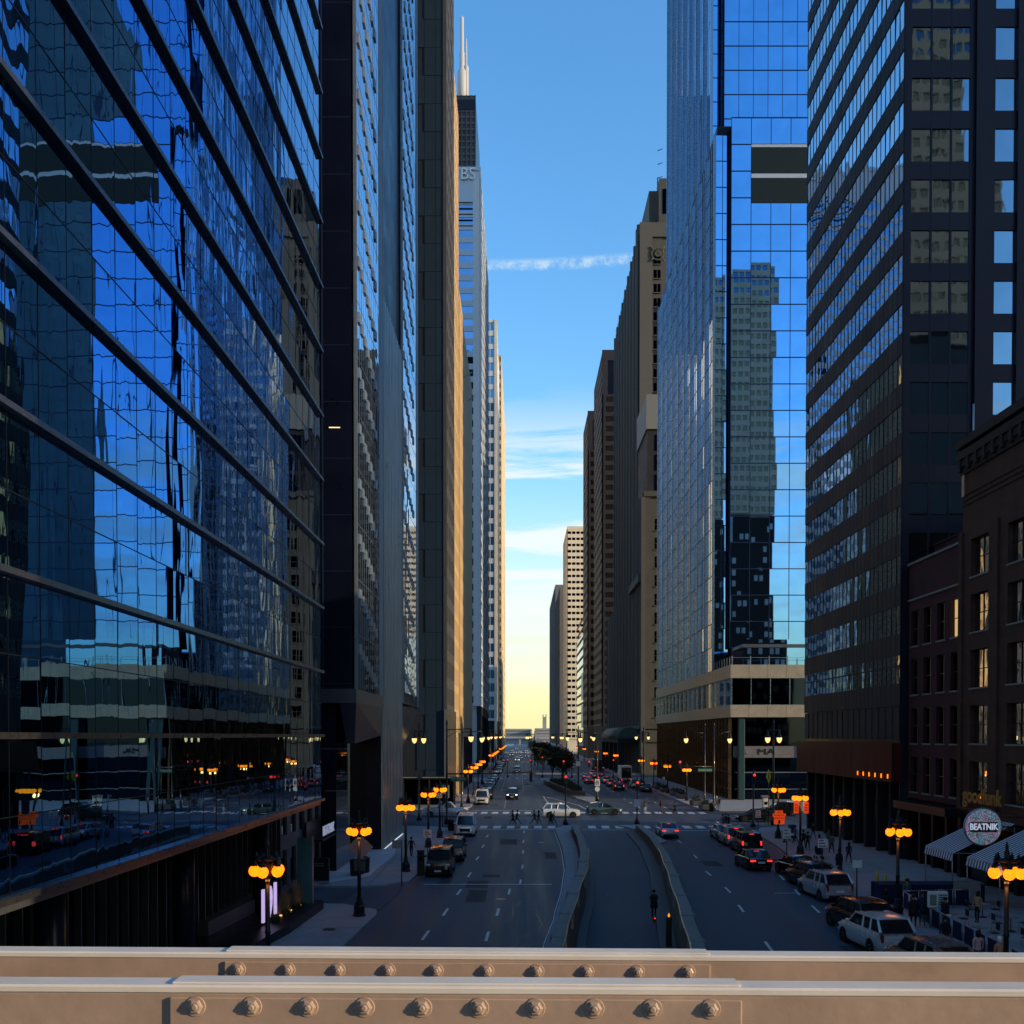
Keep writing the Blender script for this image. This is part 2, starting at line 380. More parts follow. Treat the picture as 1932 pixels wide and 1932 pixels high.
# ---------------------------------------------------------------- ground, ramp, kerbs
def interp(tab,y):
    if y<=tab[0][0]: return tab[0][1]
    for (a,b),(c,d) in zip(tab[:-1],tab[1:]):
        if y<=c: 
            t=(y-a)/(c-a); t=t*t*(3-2*t)*.35+t*.65; return b+(d-b)*t
    return tab[-1][1]
WL=[(36,1.0),(46.5,2.1),(57.5,3.3),(69.4,4.65),(80,5.4),(92,5.8),(106,5.9)]       # ramp side of left parapet
WR=[(36,6.6),(45.8,7.8),(57.1,9.0),(68.8,10.2),(79.5,11.2),(92,11.9),(106,12.1)]   # ramp side of right parapet
CB=[(36,.15),(48,1.25),(56,2.05),(67,2.95),(76,3.5),(89,3.8),(112,3.75)]           # kerb of the left carriageway
RZ=[(36,-4.2),(50,-2.7),(63,-1.5),(78,-.6),(92,-.15),(106,0)]
ys=[36+i*2 for i in range(36)]
g=MB(); B=3000
for a,b in zip(ys[:-1],ys[1:]):
    g.quad((-B,a,0),(interp(WL,a),a,0),(interp(WL,b),b,0),(-B,b,0)); g.quad((interp(WR,a),a,0),(B,a,0),(B,b,0),(interp(WR,b),b,0))
g.quad((-B,ys[-1],0),(B,ys[-1],0),(B,5500,0),(-B,5500,0)); g.quad((-B,-600,0),(B,-600,0),(B,36,0),(-B,36,0))
tag(g.build('ground', MAT['asphalt']), kind='structure')
rp=MB(); rk=MB(); rs=MB()
for a,b in zip(ys[:-1],ys[1:]):
    za,zb=interp(RZ,a),interp(RZ,b)
    rp.quad((interp(WL,a)-.02,a,za),(interp(WR,a)+.02,a,za),(interp(WR,b)+.02,b,zb),(interp(WL,b)-.02,b,zb))
tag(rp.build('ramp_road', MAT['asphalt']), kind='structure')
def wallstrip(mb,xf,yy,z0f,z1,mi=0):
    rg=[]
    for y in yy:
        x0,x1=xf(y); z0=z0f(y); rg.append([(x0,y,z0),(x1,y,z0),(x1,y,z1),(x0,y,z1)])
    mb.loft(rg,mi)
r_l=MB(); wallstrip(r_l,lambda y:(interp(WL,y),interp(WL,y)+.55),ys[1:-1],lambda y:interp(RZ,y)-.1,0); 
for i in range(len(r_l.v)):
    v=r_l.v[i]
    if v[2]==0: r_l.v[i]=(v[0],v[1],interp(RZ,v[1])+.17)
tag(r_l.build('ramp_kerb_left', MAT['curb']), kind='structure')
r_r=MB(); wallstrip(r_r,lambda y:(interp(WR,y)-.95,interp(WR,y)),ys[1:-1],lambda y:interp(RZ,y)-.1,0)
for i in range(len(r_r.v)):
    v=r_r.v[i]
    if v[2]==0: r_r.v[i]=(v[0],v[1],interp(RZ,v[1])+.17)
tag(r_r.build('ramp_kerb_right', MAT['curb']), kind='structure')
# parapet walls with copings, piers and handrails
def parapet(side):
    T,sg=(WL,-1) if side=='l' else (WR,1)
    wy=[40+i*2 for i in range(33)]
    root=empty('parapet_wall',(interp(T,72),72,0),0,
      'curved concrete parapet wall along the left side of the down ramp' if side=='l' else 'curved concrete parapet wall with debris on top, right side of the down ramp','wall')
    off=Vector(root.location)
    def bld(mb,n,m):
        mb.v=[(v[0]-off.x,v[1]-off.y,v[2]) for v in mb.v]; return mb.build(n,m,root,sharp=35)
    def top(y): return .92
    m1=MB(); wallstrip(m1,lambda y:tuple(sorted((interp(T,y),interp(T,y)+sg*.50))),wy,lambda y:min(-.2,interp(RZ,y)-.3),.86); bld(m1,'wall_base',MAT['ramp_wall'])
    m2=MB(); wallstrip(m2,lambda y:tuple(sorted((interp(T,y)-sg*.05,interp(T,y)+sg*.56))),wy,lambda y:.862,.93); bld(m2,'coping',MAT['stone_trim'])
    for y in (46.,52.,58.6,66.,73.5) if side=='l' else (45.,51.5,58.,66.,73.):
        m3=MB(); x=interp(T,y)+sg*.27; m3.bev((x,y,.56),.74,.8,.88,.05); bld(m3,'pier',MAT['stone_trim'])
    rl=MB(); pts=[(interp(T,y)-sg*.12,y,1.13) for y in wy if y<82]
    rl.path(pts,.035,6)
    for y in wy:
        if y<82 and y%4==0: rl.tube((interp(T,y)-sg*.12,y,1.12),(interp(T,y)-sg*.0,y,.9),.02,n=5)
    bld(rl,'handrail',MAT['brass_rail'])
mat('brass_rail',(.62,.55,.36),.28,.8,var=0)
parapet('l'); parapet('r')
# pavements: raised slabs
def slab(name,pts,z=.15,m='concrete',z0=-.05,label=None):
    mb=MB(); mb.prism(pts,z0,z); return tag(mb.build(name,MAT[m]),kind='structure')
yy=[38,44,48,52,56,60,64,68,72,76,80,84,89,95,100,108]
cl_=[(interp(CB,y),y) for y in yy]+[(5.0,111.2)]; wl_=[(interp(WL,y)-.64,y) for y in yy][::-1]
slab('median_pavement',cl_+[(6.6,111.2),(6.3,107),(5.3,106)]+wl_)
slab('right_median_pavement',[(11.0,112),(12.72,106.2),(12.75,98),(12.6,92),(14.0,95),(13.6,112)])
LC=[(-8.9,20),(-8.7,40),(-8.45,48),(-8.1,56)]
slab('left_pavement',[(-40,18)]+[(x,y) for x,y in LC]+[(-8.3,57.5),(-10.6,59.5),(-13.6,59.6),(-40,59.6)])
slab('left_pavement',[(-40,66.4),(-12.5,66.4),(-9.2,66.8),(-7.7,69),(-7.2,76),(-6.9,86),(-6.8,96),(-6.9,104),(-7.6,108.5),(-9.6,110.4),(-13,111),(-60,111)])
slab('left_pavement',[(-60,137),(-9.5,137),(-7.6,138.5),(-7.0,141),(-6.9,160),(-7.0,236),(-8.5,239),(-60,239)])
slab('left_pavement',[(-60,262),(-8.4,262),(-7,264),(-7,372),(-8,375),(-60,375)])
slab('left_pavement',[(-60,392),(-8,392),(-7,394),(-7,1200),(-60,1200)])
RC=[(16.5,30),(17.0,40),(18.4,48),(19.6,56),(21.0,66),(21.9,76),(22.5,82),(23.6,92),(24.2,100),(24.7,105),(26.5,109),(30,110.5)]
slab('right_pavement',RC+[(90,110.5),(90,30)])
slab('right_pavement',[(90,134.5),(90,240),(26.5,240),(24.9,238),(24.7,230),(24.7,140),(25,136.6),(27,134.5)])
slab('right_pavement',[(24.8,264),(26.5,262),(90,262),(90,375),(26,375),(24.8,372)])
slab('right_pavement',[(24.8,394),(26,392),(90,392),(90,1200),(24.8,1200)])
# entrance plaza slab, lighter, a hair above the pavement
slab('entrance_plaza',[(-40,67.2),(-13.8,67.2),(-10.8,71),(-10.6,84),(-11.8,96),(-40,96)],z=.19,m='plaza',z0=.1)
slab('driveway',[(-40,59.7),(-10.5,59.7),(-8.2,58),(-7.9,62),(-7.8,66),(-8.2,68),(-9.4,66.5),(-13,66.3),(-40,66.3)],z=.03,m='asphalt')
# planted median beyond the crossing
slab('median_island',[(10.6,150),(11.9,152),(12.6,160),(11.6,178),(11.2,200),(11.2,236),(4.9,236),(4.6,232),(5.0,222),(7.2,190),(9.2,160)],z=.16)
slab('median_island',[(4.2,262),(11.2,262),(11.2,372),(4.0,372)],z=.16)
slab('median_island',[(3.9,394),(11.2,394),(11.2,700),(3.9,700)],z=.16)
# road paint
pm=MB()
def dash(x,y,l=2.8,wd=.14,dx=0): pm.quad((x-wd/2,y,.006),(x+wd/2,y,.006),(x+wd/2+dx,y+l,.006),(x-wd/2+dx,y+l,.006))
for px,py in ((800,1766),(838,1722),(864,1684),(884,1651),(899,1620),(910,1597),(918,1578)):
    p=gr(px,py); dash(p.x,p.y-1.,2.4,.15,.12)
for px,py in ((916,1766),(944,1720),(984,1681),(1003,1650),(1012,1617),(1021,1594),(1027,1577)): pass
for px,py in ((918,1768),(938,1722),(960,1683),(981,1665),(985,1636),(986,1608),(987,1588),(988,1570)):
    p=gr(px,py); dash(p.x,p.y-1.,2.4,.15,.06)
def patchsheet():
    rn=random.Random(5); mb=MB(); cr=MB()
    for i in range(46):
        x=rn.choice([rn.uniform(-6,2.5),rn.uniform(14,21)]); y=rn.uniform(46,230); w_=rn.uniform(.5,1.7); l=rn.uniform(1.,5.)
        if 100<y<112: continue
        mb.quad((x,y,.0035),(x+w_,y,.0035),(x+w_,y+l,.0035),(x,y+l,.0035))
    for i in range(40):
        x=rn.choice([rn.uniform(-6,2.5),rn.uniform(14,21)]); y=rn.uniform(46,150); a=rn.uniform(0,3.14)
        for k in range(6):
            x2=x+.8*math.cos(a); y2=y+1.6*math.sin(a); a+=rn.uniform(-.6,.6)
            n=Vector((y2-y,-(x2-x),0)).normalized()*.018; cr.quad((x-n.x,y-n.y,.0045),(x+n.x,y+n.y,.0045),(x2+n.x,y2+n.y,.0045),(x2-n.x,y2-n.y,.0045)); x,y=x2,y2
    tag(mb.build('road_patches',mat('patch',(.022,.026,.034),.75,var=.3,scale=2)),kind='structure'); tag(cr.build('road_cracks',mat('tar',(.008,.008,.01),.4,var=0)),kind='structure')
patchsheet()
def xwalk(y0,y1,x0,x1,n,skip=()):
    for i in range(n):
        x=x0+(x1-x0)*i/(n-1)
        if any(a<x<b for a,b in skip): continue
        pm.quad((x-.42,y0,.006),(x+.42,y0,.006),(x+.50,y1,.006),(x-.34,y1,.006))
xwalk(109.4,112.6,-5.6,21.6,19,((4.,6.6),)); xwalk(130.2,133.0,-6.2,24.0,22,((2.,8.),))
for a,b,c,d in ((-6.5,3.6,108.0,108.25),(6.8,11.8,107.6,107.85),(14.4,22.5,106.8,107.05),(-6.6,3.9,135.6,135.9),(-6.6,2.2,68.1,68.3),(16.5,22.,64.3,64.42)):
    pm.quad((a,c,.006),(b,c,.006),(b,d,.006),(a,d,.006))
for k in range(16): dash(-2.2+.0*k,140+k*2.1,.7,.14)
for k in range(40): 
    for x in (-3.4,.6): dash(x,185+k*9,3,.13)
for k in range(22):
    for x in (16.9,20.6): dash(x,140+k*10,3,.13)
for (px,py),(qx,qy) in (((1310,1614),(1314,1618)),((1333,1645),(1340,1651)),((1370,1676),(1376,1682)),((1395,1710),(1401,1718)),((1446,1780),(1455,1792)),((1472,1653),(1478,1659)),((1501,1680),(1507,1687)),((1534,1711),(1544,1720)),((1581,1750),(1592,1758)),((1281,1587),(1284,1589)),((1352,1550),(1356,1553))):
    a=gr(px,py); b=gr(qx,qy); 
    if a.y<b.y: a,b=b,a
    d=(a-b).normalized()*1.2; c=(a+b)/2; n=Vector((d.y,-d.x,0)).normalized()*.07
    pm.quad(c-d-n+Vector((0,0,.006)),c-d+n+Vector((0,0,.006)),c+d+n+Vector((0,0,.006)),c+d-n+Vector((0,0,.006)))
def line(pts,wd=.14,mb=pm,z=.006):
    for a,b in zip(pts[:-1],pts[1:]):
        a=Vector((*a,z)); b=Vector((*b,z)); n=Vector(((b-a).y,-(b-a).x,0)).normalized()*wd/2; mb.quad(a-n,a+n,b+n,b-n)
line([(4.5,138),(3.9,168),(8.6,146),(9.2,138)]); line([(interp(CB,y)-.12,y) for y in range(40,111,3)],.05)
for x in (-6.3,): pass
for y in (236.8,263.2,376,391):
    for k in range(14): 
        x=-6.4+k*.95*2; 
        if x<4 or x>12: pm.quad((x-.3,y,.006),(x+.3,y,.006),(x+.3,y+2.4,.006),(x-.3,y+2.4,.006))
tag(pm.build('road_markings',MAT['paint']),kind='structure')
# expansion joints in the pavements, as thin dark inlays
jm=MB()
def joint(pts): line(pts,.035,jm,.153)
for y in (52,74,82,90,98): joint([(-13.5 if y<60 else -10.4,y),(-8.0 if y<60 else -7.4,y)])
for y in (46,52,58,64,70,76,82,88,94,100): joint([(interp([(a[1],a[0]) for a in RC],y)+.2,y),(30.5,y)])
joint([(-10.4,84),(-10.2,67)]); joint([(26.5,48),(28,100)])
tag(jm.build('pavement_joints',MAT['ink']),kind='structure')
ih=MB()
for x,y,r in ((-9.9,51.5,.35),(-1.2,62,.33),(18.5,84,.33),(2.0,95,.33)):
    ih.lathe((x,y,.004 if -8<x<22 else .154),[(r,0),(r,.004)],16)
tag(ih.build('manhole_covers',MAT['dark_metal']),kind='structure')

# ================================================================ BUILDINGS
def bldg(name,label,loc): return empty(name,loc,0,label,'building')
class Off:
    pass
def solid(par,name,m,x0,x1,y0,y1,z0,z1):
    mb=MB(); mb.box(x0,x1,y0,y1,z0,z1); return mb.build(name,MAT[m],par)
O0=(0,0,0)
# ---- left: near glass office building with polished floor bars
A=-11.3; FH=.32*11.3; Z0=hz(1508,56.6)
b1=bldg('glass_office_building','huge mirror-glass office block filling the left side, dark polished bars between its floors',O0)
wf=Wall((A,4),(A,56.6))     # n = +X
NF=22
panes(wf,Z0,Z0+NF*FH,35,NF*2,.0014).build('glass_wall',MAT['glass_near'],b1)
for k in range(NF+1):
    z=Z0+k*FH; mb=MB(); wf.box(mb,-.2,wf.L+.14,z-.075,z+.075,-.1,.20); mb.build('floor_bar',MAT['bar_metal'],b1)
mb=MB()
for k in range(NF): wf.box(mb,0,wf.L,Z0+(k+.5)*FH-.012,Z0+(k+.5)*FH+.012,-.02,.012)
for i in range(36): wf.box(mb,i*wf.L/35-.006,i*wf.L/35+.006,Z0,Z0+NF*FH,-.02,.008)
mb.build('joints',MAT['mullion_dark'],b1)
solid(b1,'core','navy_panel',-60,A-.14,4,56.5,Z0-.05,Z0+NF*FH)
we=Wall((A-.14,56.56),(-40,56.56),flip=False)
solid(b1,'soffit_panel','soffit',-40,A-.02,4,56.55,Z0-.3,Z0-.055)
# recessed ground floor with ribbed glass fins and entrance wall
wg=Wall((-16.2,10),(-15.2,62)); panes(wg,.15,Z0-.3,26,1,.003).build('lobby_glass',MAT['glass_dark'],b1)
mb=MB()
for i in range(53): wg.box(mb,i*wg.L/52-.04,i*wg.L/52+.04,.15,Z0-.3,.01,.28)
mb.build('glass_fins',MAT['rib_metal_dark'] if 'rib_metal_dark' in MAT else mat('rib_metal_dark',(.08,.1,.11),.35,.7,var=.1),b1)
for x,y in ((-14.2,30),(-14.2,42),(-14.2,54.5)):
    mb=MB(); mb.lathe((x,y,.15),[(.45,0),(.45,Z0-.45)],20); mb.build('column',MAT['navy_panel'],b1)
# ---- lower entrance block between the glass building and the ribbed tower
b1b=bldg('restaurant_frontage','low dark restaurant frontage with stone panels tucked under the towers, left of the pavement',O0)
w1=Wall((-15.0,62),(-14.6,73)); grid_facade(b1b,w1,.19,6.6,5,2,.62,.72,mat('slate_panel',(.10,.11,.125),.5,var=.25,scale=.9),MAT['glass_dark'],.2)
solid(b1b,'roof_slab','navy_panel',-30,-14.4,58,73.0,6.6,7.4); solid(b1b,'back_wall','navy_panel',-30,-15.3,62,73,.1,6.6)
mb=MB(); mb.box(-14.6,-13.4,67.6,72.6,3.0,3.12); mb.box(-14.6,-14.5,67.6,72.6,3.12,4.3); mb.build('sign_canopy',MAT['black_metal'],b1b)
text('BEATRIX','sign_lettering',.95,lamp_mat('letter_cool',(.55,.6,.8),.18),b1b,.03,(-13.5,70.2,3.6),FACE_PX,1.1,bold=.01)
# ---- left: ribbed and glazed tower up to the crossing
b2=bldg('navy_glass_tower','tall navy tower with stepped fins and a pale ribbed bay, left before crossing',O0)
T2=150
solid(b2,'end_wall','navy_panel',-30,-12.25,73,117,13.6,T2); solid(b2,'core','navy_panel',-30,-13.6,73.6,110,.15,13.6)
mb=MB()
for z in [14+i*4.1 for i in range(34)]: mb.box(-30,-12.3,72.985,73.01,z,z+.05)
mb.box(-14.45,-14.35,72.96,73.01,13.6,T2); mb.build('end_wall_joints',mat('joint_blue',(.03,.05,.11),.3,.5,var=0),b2)
solid(b2,'soffit_band','soffit',-30,-11.95,72.8,87.3,12.6,13.62)
mb=MB(); mb.loft([[(-13.2,73,12.6),(-11.98,73,12.6),(-11.98,87,12.6),(-13.2,87,12.6)],[(-13.2,76,9.6),(-12.6,76,9.6),(-12.2,87,10.2),(-13.2,87,10.2)]]); mb.build('canopy_bevel',MAT['soffit'],b2)
wa=Wall((-12,73),(-12,87.4)); panes(wa,13.6,T2,14,34,.002).build('glass_wall',MAT['glass_pale'],b2)
wc=Wall((-12,101.8),(-12,116.8)); panes(wc,hz(1305,102),T2,14,34,.002).build('glass_wall',MAT['glass_pale'],b2)
solid(b2,'side_wall','navy_panel',-16,-12.04,101.9,116.8,hz(1305,102),T2)
mb=MB()
for ww,ua,ub in ((wa,1.9,10.2),(wc,1.8,10.8)):
    for k in range(34):
        zt=13.6+k*4.1+3.9
        for i in range(7):
            u=ua+(ub-ua)*i/6; z=zt-i*.34-.45
            ww.box(mb,u-.40,u+.40,z-.75,z,.0,.10)
    for k in range(34): ww.box(mb,0,ww.L,13.6+k*4.1-.015,13.6+k*4.1+.015,0,.012)
    for i in range(15): ww.box(mb,i*ww.L/14-.008,i*ww.L/14+.008,13.6,T2,0,.01)
for y in (73.05,86.2,87.35,101.9,116.7): mb.box(-12.1,-11.86,y-.06,y+.06,13.6,T2)
mb.build('stepped_fins',mat('fin_grey',(.20,.24,.27),.4,.5,var=.1),b2)
wr=Wall((-12.02,87.5),(-12.02,101.7)); mb=MB(); wr.quad(mb,0,wr.L,.15,49,-.2); wr.quad(mb,0,wr.L,49,T2,-1.6); mb.build('recess',MAT['rib_gap'],b2)
for i in range(28):
    if i%1==0:
        pass
mb=MB()
for i in range(26): wr.box(mb,(i+.5)*wr.L/26-.20,(i+.5)*wr.L/26+.20,.17,49-(i%2)*.2,-.2,.0+.05*(i%2))
mb.build('ribs',MAT['rib_metal'],b2)
panes(wr,49,T2,7,24,.002,-1.5).build('recess_glass',MAT['glass_dark'],b2)
solid(b2,'ribbed_block_core','navy_panel',-22,-12.3,87.5,101.7,.15,49)
mb=MB(); mb.loft([[(-13.6,101.9,9.2),(-11.9,101.9,13.2),(-11.9,116.9,13.2),(-13.6,116.9,9.2)],[(-16,101.9,9.2),(-16,101.9,13.3),(-16,116.9,13.3),(-16,116.9,9.2)]]); mb.build('canopy_bevel',MAT['soffit'],b2)
wl=Wall((-15.4,102),(-15.4,117)); panes(wl,.15,9.2,5,2,.002).build('lobby_glass',MAT['glass_dark'],b2)
mb=MB()
for z,x0,x1 in ((12.2,-14.7,-12.6),(9.1,-14.4,-12.8),(6.2,-14.4,-12.8)): mb.box(x0,x1,73.5,73.56,z-3,z-2.95)
mb.build('edge_strips',MAT['steel'],b2)
wn=Wall((-13.6,73.6),(-13.6,87.4)); mb=MB(); wn.quad(mb,0,wn.L,.15,12.6,.02); mb.build('dark_glass_bay',MAT['glass_dark'],b2)
lit=MB(); lit.box(-13.9,-13.1,72.9,72.97,32.6,32.66); lit.build('ceiling_light',MAT['office_light'],b2)
led=MB(); led.box(-12.0,-11.93,88,101.6,.16,.22); led.build('floor_light_strip',MAT['strip_white'],b2)

# ---- left beyond the crossing
b3=bldg('slate_tower','slate grey panelled tower with a dark window column, left corner beyond the crossing',O0)
solid(b3,'core','dark_stone',-45,-10.62,145.2,160,.15,150)
w=Wall((-10.6,145.1),(-14.95,145.1),flip=True); 
w=Wall((-15.0,145.1),(-10.6,145.1))
mb=MB()
for k in range(37):
    z=1.2+k*4.0
    for u0,u1 in ((1.25,2.8),(2.85,4.36)): w.box(mb,u0,u1,z+.03,z+3.97,-.1,.0 if k%2 else .01)
    if k%2: w.box(mb,0,1.2,z+.02,z+3.98,-.1,.0)
mb.build('stone_panels',mat('slate_stone',(.010,.024,.040),.75,spec=.2,var=.18,scale=.4),b3)
mb=MB(); w.quad(mb,-25,1.25,.2,150,-.11); mb.build('window_column',MAT['glass_dark'],b3)
w=Wall((-10.6,145),(-10.5,160)); grid_facade(b3,w,14,150,5,34,.5,.6,MAT['brown_stone'],MAT['glass_window'],.5,maxwin=40)
w=Wall((-10.6,145),(-10.5,160)); 
mb=MB()
for i in range(7): w.box(mb,i*w.L/6-.3,i*w.L/6+.3,.15,14,-.4,.25)
mb.build('base_piers',mat('metal_pier',(.25,.22,.18),.35,.7,var=.2),b3)
b3b=bldg('golden_office_building','sunlit golden brown pier-fronted building, second beyond the crossing on the left',O0)
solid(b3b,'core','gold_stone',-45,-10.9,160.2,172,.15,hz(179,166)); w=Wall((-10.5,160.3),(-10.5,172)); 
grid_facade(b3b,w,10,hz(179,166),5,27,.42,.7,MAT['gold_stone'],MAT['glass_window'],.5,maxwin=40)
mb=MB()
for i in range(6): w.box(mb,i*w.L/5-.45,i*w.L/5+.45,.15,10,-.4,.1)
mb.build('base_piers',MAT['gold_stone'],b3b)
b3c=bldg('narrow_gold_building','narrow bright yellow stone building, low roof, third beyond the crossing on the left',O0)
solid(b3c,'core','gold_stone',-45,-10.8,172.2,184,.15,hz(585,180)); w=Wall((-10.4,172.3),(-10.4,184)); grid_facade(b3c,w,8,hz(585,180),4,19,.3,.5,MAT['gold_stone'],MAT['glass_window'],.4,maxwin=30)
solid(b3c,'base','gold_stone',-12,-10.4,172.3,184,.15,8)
b4=bldg('lattice_building','gridded glass and mesh building with flag brackets, left side before the pale bank tower',O0)
zt=hz(680,200); solid(b4,'core','glass_lattice',-45,-10.6,184.2,217,.15,zt); w=Wall((-10.45,184.3),(-10.45,217))
panes(w,10,zt,22,30,.004).build('glass_wall',MAT['glass_lattice'],b4)
mb=MB()
for i in range(45): w.box(mb,i*w.L/44-.05,i*w.L/44+.05,10,zt,0,.10)
for k in range(61): z=10+k*(zt-10)/60; w.box(mb,0,w.L,z-.06,z+.06,0,.06)
mb.build('lattice',mat('lattice_metal',(.38,.36,.28),.4,.5,var=.1),b4)
mb=MB()
for y in (187,200): mb.tube((-10.4,y,zt-8),(-8.9,y,zt-7),.07,n=5)
mb.build('flag_bracket',MAT['steel'],b4)
w=Wall((-10.45,184.3),(-10.45,217)); mb=MB(); 
for i in range(8): w.box(mb,i*w.L/7-.3,i*w.L/7+.3,.15,10,-.1,.1)
mb.build('base_piers',MAT['dark_stone'],b4)
# bank tower with sign
b5=bldg('bank_tower','pale banded tower with big pale letters below its roof, left of the sky gap',O0)
Y5=262; zt=hz(315,Y5); x1=hx(905,Y5)
solid(b5,'core','blue_white_panel',-50,x1-.3,Y5+.3,327,.15,zt)
w=Wall((-42,Y5),(x1,Y5)); nz_=40; dz=(zt-9-18)/nz_
panes(w,18,zt-9,36,nz_,.0015,-.02).build('glass_wall',MAT['glass_blue_bank'] if 'glass_blue_bank' in MAT else glass('glass_blue_bank',(.30,.42,.62),.02,.001,.4),b5)
mb=MB()
for k in range(nz_+1):
    z=18+k*dz; w.box(mb,0,w.L-1.6,z-.75,z+.75,-.1,.12)
w.box(mb,0,w.L,zt-9,zt,-.1,.14); w.box(mb,0,w.L,zt-1.1,zt-.3,.14,.35)
mb.build('spandrel_bands',MAT['blue_white_panel'],b5)
mb=MB(); w.box(mb,w.L-1.6,w.L,18,zt-3,-.1,.5); mb.build('corner_pier',MAT['white_panel'],b5)
mb=MB(); 
for k in range(5): w.box(mb,w.L-14,w.L-1.7,zt-9.4+k*.01-k*1.5,zt-9.2-k*1.5,.12,.3)
mb.build('crown_louvres',MAT['dark_metal'],b5)
text('UBS','sign_lettering',4.3,mat('sign_letter_pale',(.75,.82,.85),.4,var=0),b5,.15,(hx(874,Y5),Y5-.55,hz(331,Y5)),FACE_NY,.95)
w=Wall((x1,Y5+.3),(hx(920,327),327)); panes(w,18,zt,22,44,.002).build('side_glass',MAT['glass_blue_bank'],b5)
mb=MB()
for k in range(45): z=18+k*(zt-18)/44; w.box(mb,0,w.L,z-.42,z+.42,-.05,.28)
for i in range(6): w.box(mb,i*w.L/5-.3,i*w.L/5+.3,18,zt,0,.4)
mb.build('side_bands',MAT['white_panel'],b5)
w=Wall((x1-.2,Y5-.05),(hx(918,327),327)); mb=MB()
for i in range(9): w.box(mb,i*w.L/8-.4,i*w.L/8+.4,.15,18,-.5,.5)
w.box(mb,0,w.L,15.5,18,-.6,.6); mb.build('base_piers',MAT['dark_stone'],b5)
b6=bldg('banded_green_tower','white banded tower with blue-green windows, just right of the bank tower',O0)
Y6=385; zt=hz(603,Y6); xr=hx(938,Y6)
solid(b6,'core','white_panel',-50,xr-.3,Y6+.4,440,.15,zt)
w=Wall((-30,Y6),(xr-1.0,Y6)); grid_facade(b6,w,16,zt,12,30,.88,.62,MAT['white_panel'],MAT['glass_teal'],.4,maxwin=60)
mb=MB(); mb.box(xr-1.0,xr,Y6-.2,Y6+1,.15,zt); mb.build('corner_pier',MAT['cream_panel'],b6)
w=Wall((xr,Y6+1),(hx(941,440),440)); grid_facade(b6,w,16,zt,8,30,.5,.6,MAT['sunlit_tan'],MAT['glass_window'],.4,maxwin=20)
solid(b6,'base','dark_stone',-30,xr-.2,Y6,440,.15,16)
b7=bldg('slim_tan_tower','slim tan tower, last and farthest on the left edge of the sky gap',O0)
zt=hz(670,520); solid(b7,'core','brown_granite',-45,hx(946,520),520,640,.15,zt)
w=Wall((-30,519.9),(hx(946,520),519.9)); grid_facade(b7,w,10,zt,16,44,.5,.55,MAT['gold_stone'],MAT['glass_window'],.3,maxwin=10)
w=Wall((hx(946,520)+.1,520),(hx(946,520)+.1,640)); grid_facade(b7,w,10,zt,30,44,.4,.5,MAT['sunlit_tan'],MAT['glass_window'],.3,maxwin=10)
bw=bldg('black_skyscraper','distant black skyscraper with twin white antenna masts, highest roof on the left',O0)
YW=680; zt=hz(180,YW); x0=hx(845,YW); x1=hx(898,YW)
solid(bw,'shaft','black_glass_w' if 'black_glass_w' in MAT else (mat('black_glass_w',(.028,.034,.045),.3,.3,var=.3,scale=.06) and 'black_glass_w'),x0-40,x1,YW,YW+70,.15,zt)
w=Wall((x0-40,YW-.05),(x1,YW-.05)); mb=MB()
for k in range(108): w.box(mb,0,w.L,k*4.1+.5,k*4.1+2.0,-.1,.3,0)
for i in range(20): w.box(mb,i*w.L/19-.25,i*w.L/19+.25,0,zt,-.1,.6,0)
mb.build('cladding',mat('black_aluminium',(.045,.05,.06),.4,.4,var=.2,scale=.03),bw)
mb=MB()
for z0 in (zt-10,zt-120): w.box(mb,0,w.L,z0,z0+7,.3,.7)
mb.build('louvre_band',MAT['navy_panel'],bw)
for px,pt,pb in ((873,10,1),(0,0,0)):
    if not px: continue
    x=hx(px,YW+20); mb=MB(); ht=hz(30,YW+20)-zt
    mb.lathe((x,YW+20,zt),[(3.4,0),(3.2,ht*.42),(1.9,ht*.46),(1.8,ht*.62),(1.3,ht*.63),(1.2,ht*.98),(.3,ht)],14); mb.build('antenna_mast',MAT['antenna_white'] if 'antenna_white' in MAT else mat('antenna_white',(.42,.42,.43),.5,var=.1),bw)
mb=MB(); x=hx(881,YW+20); mb.lathe((x,YW+20,zt),[(1.6,0),(1.6,32),(.6,34),(.5,50),(.2,52)],12); mb.build('antenna_mast',MAT['antenna_white'],bw)

# ================================================================ right side
# ---- far to near
c8=bldg('grey_far_slab','plain grey slab building, farthest on the right edge of the sky gap',O0)
solid(c8,'slab','grey_panel',28,70,700,790,.15,114); solid(c8,'rear_slab','grey_panel',28.05,70,790,940,.15,hz(1146,930))
w=Wall((28,940),(28,700)); mb=MB()
for i in range(60): w.box(mb,i*4,i*4+.8,4,hz(1146,930) if i<37 else 114,0,.15)
mb.build('ribs',MAT['grey_panel'],c8)
c7=bldg('cream_banded_tower','sunlit cream tower with rows of dark ribbon windows, right of the grey slab',O0)
Y7=620; x0=hx(1070,Y7); zt=hz(993,Y7); solid(c7,'core','cream_panel',x0+.4,x0+40,Y7+.5,680,.15,zt)
w=Wall((x0,Y7),(x0+40,Y7)); grid_facade(c7,w,8,zt-2,15,34,.8,.42,MAT['cream_panel'],MAT['glass_dark'],.4,maxwin=60)
mb=MB(); w.box(mb,0,w.L,zt-2,zt,-.4,.1); mb.build('parapet',MAT['cream_panel'],c7)
w=Wall((x0,680),(x0,Y7)); grid_facade(c7,w,8,zt,12,34,.5,.45,MAT['cream_panel'],MAT['glass_teal'],.3,maxwin=10)
c6=bldg('banner_office_block','mid-rise office block with two tall cream banners on its street side, right',O0)
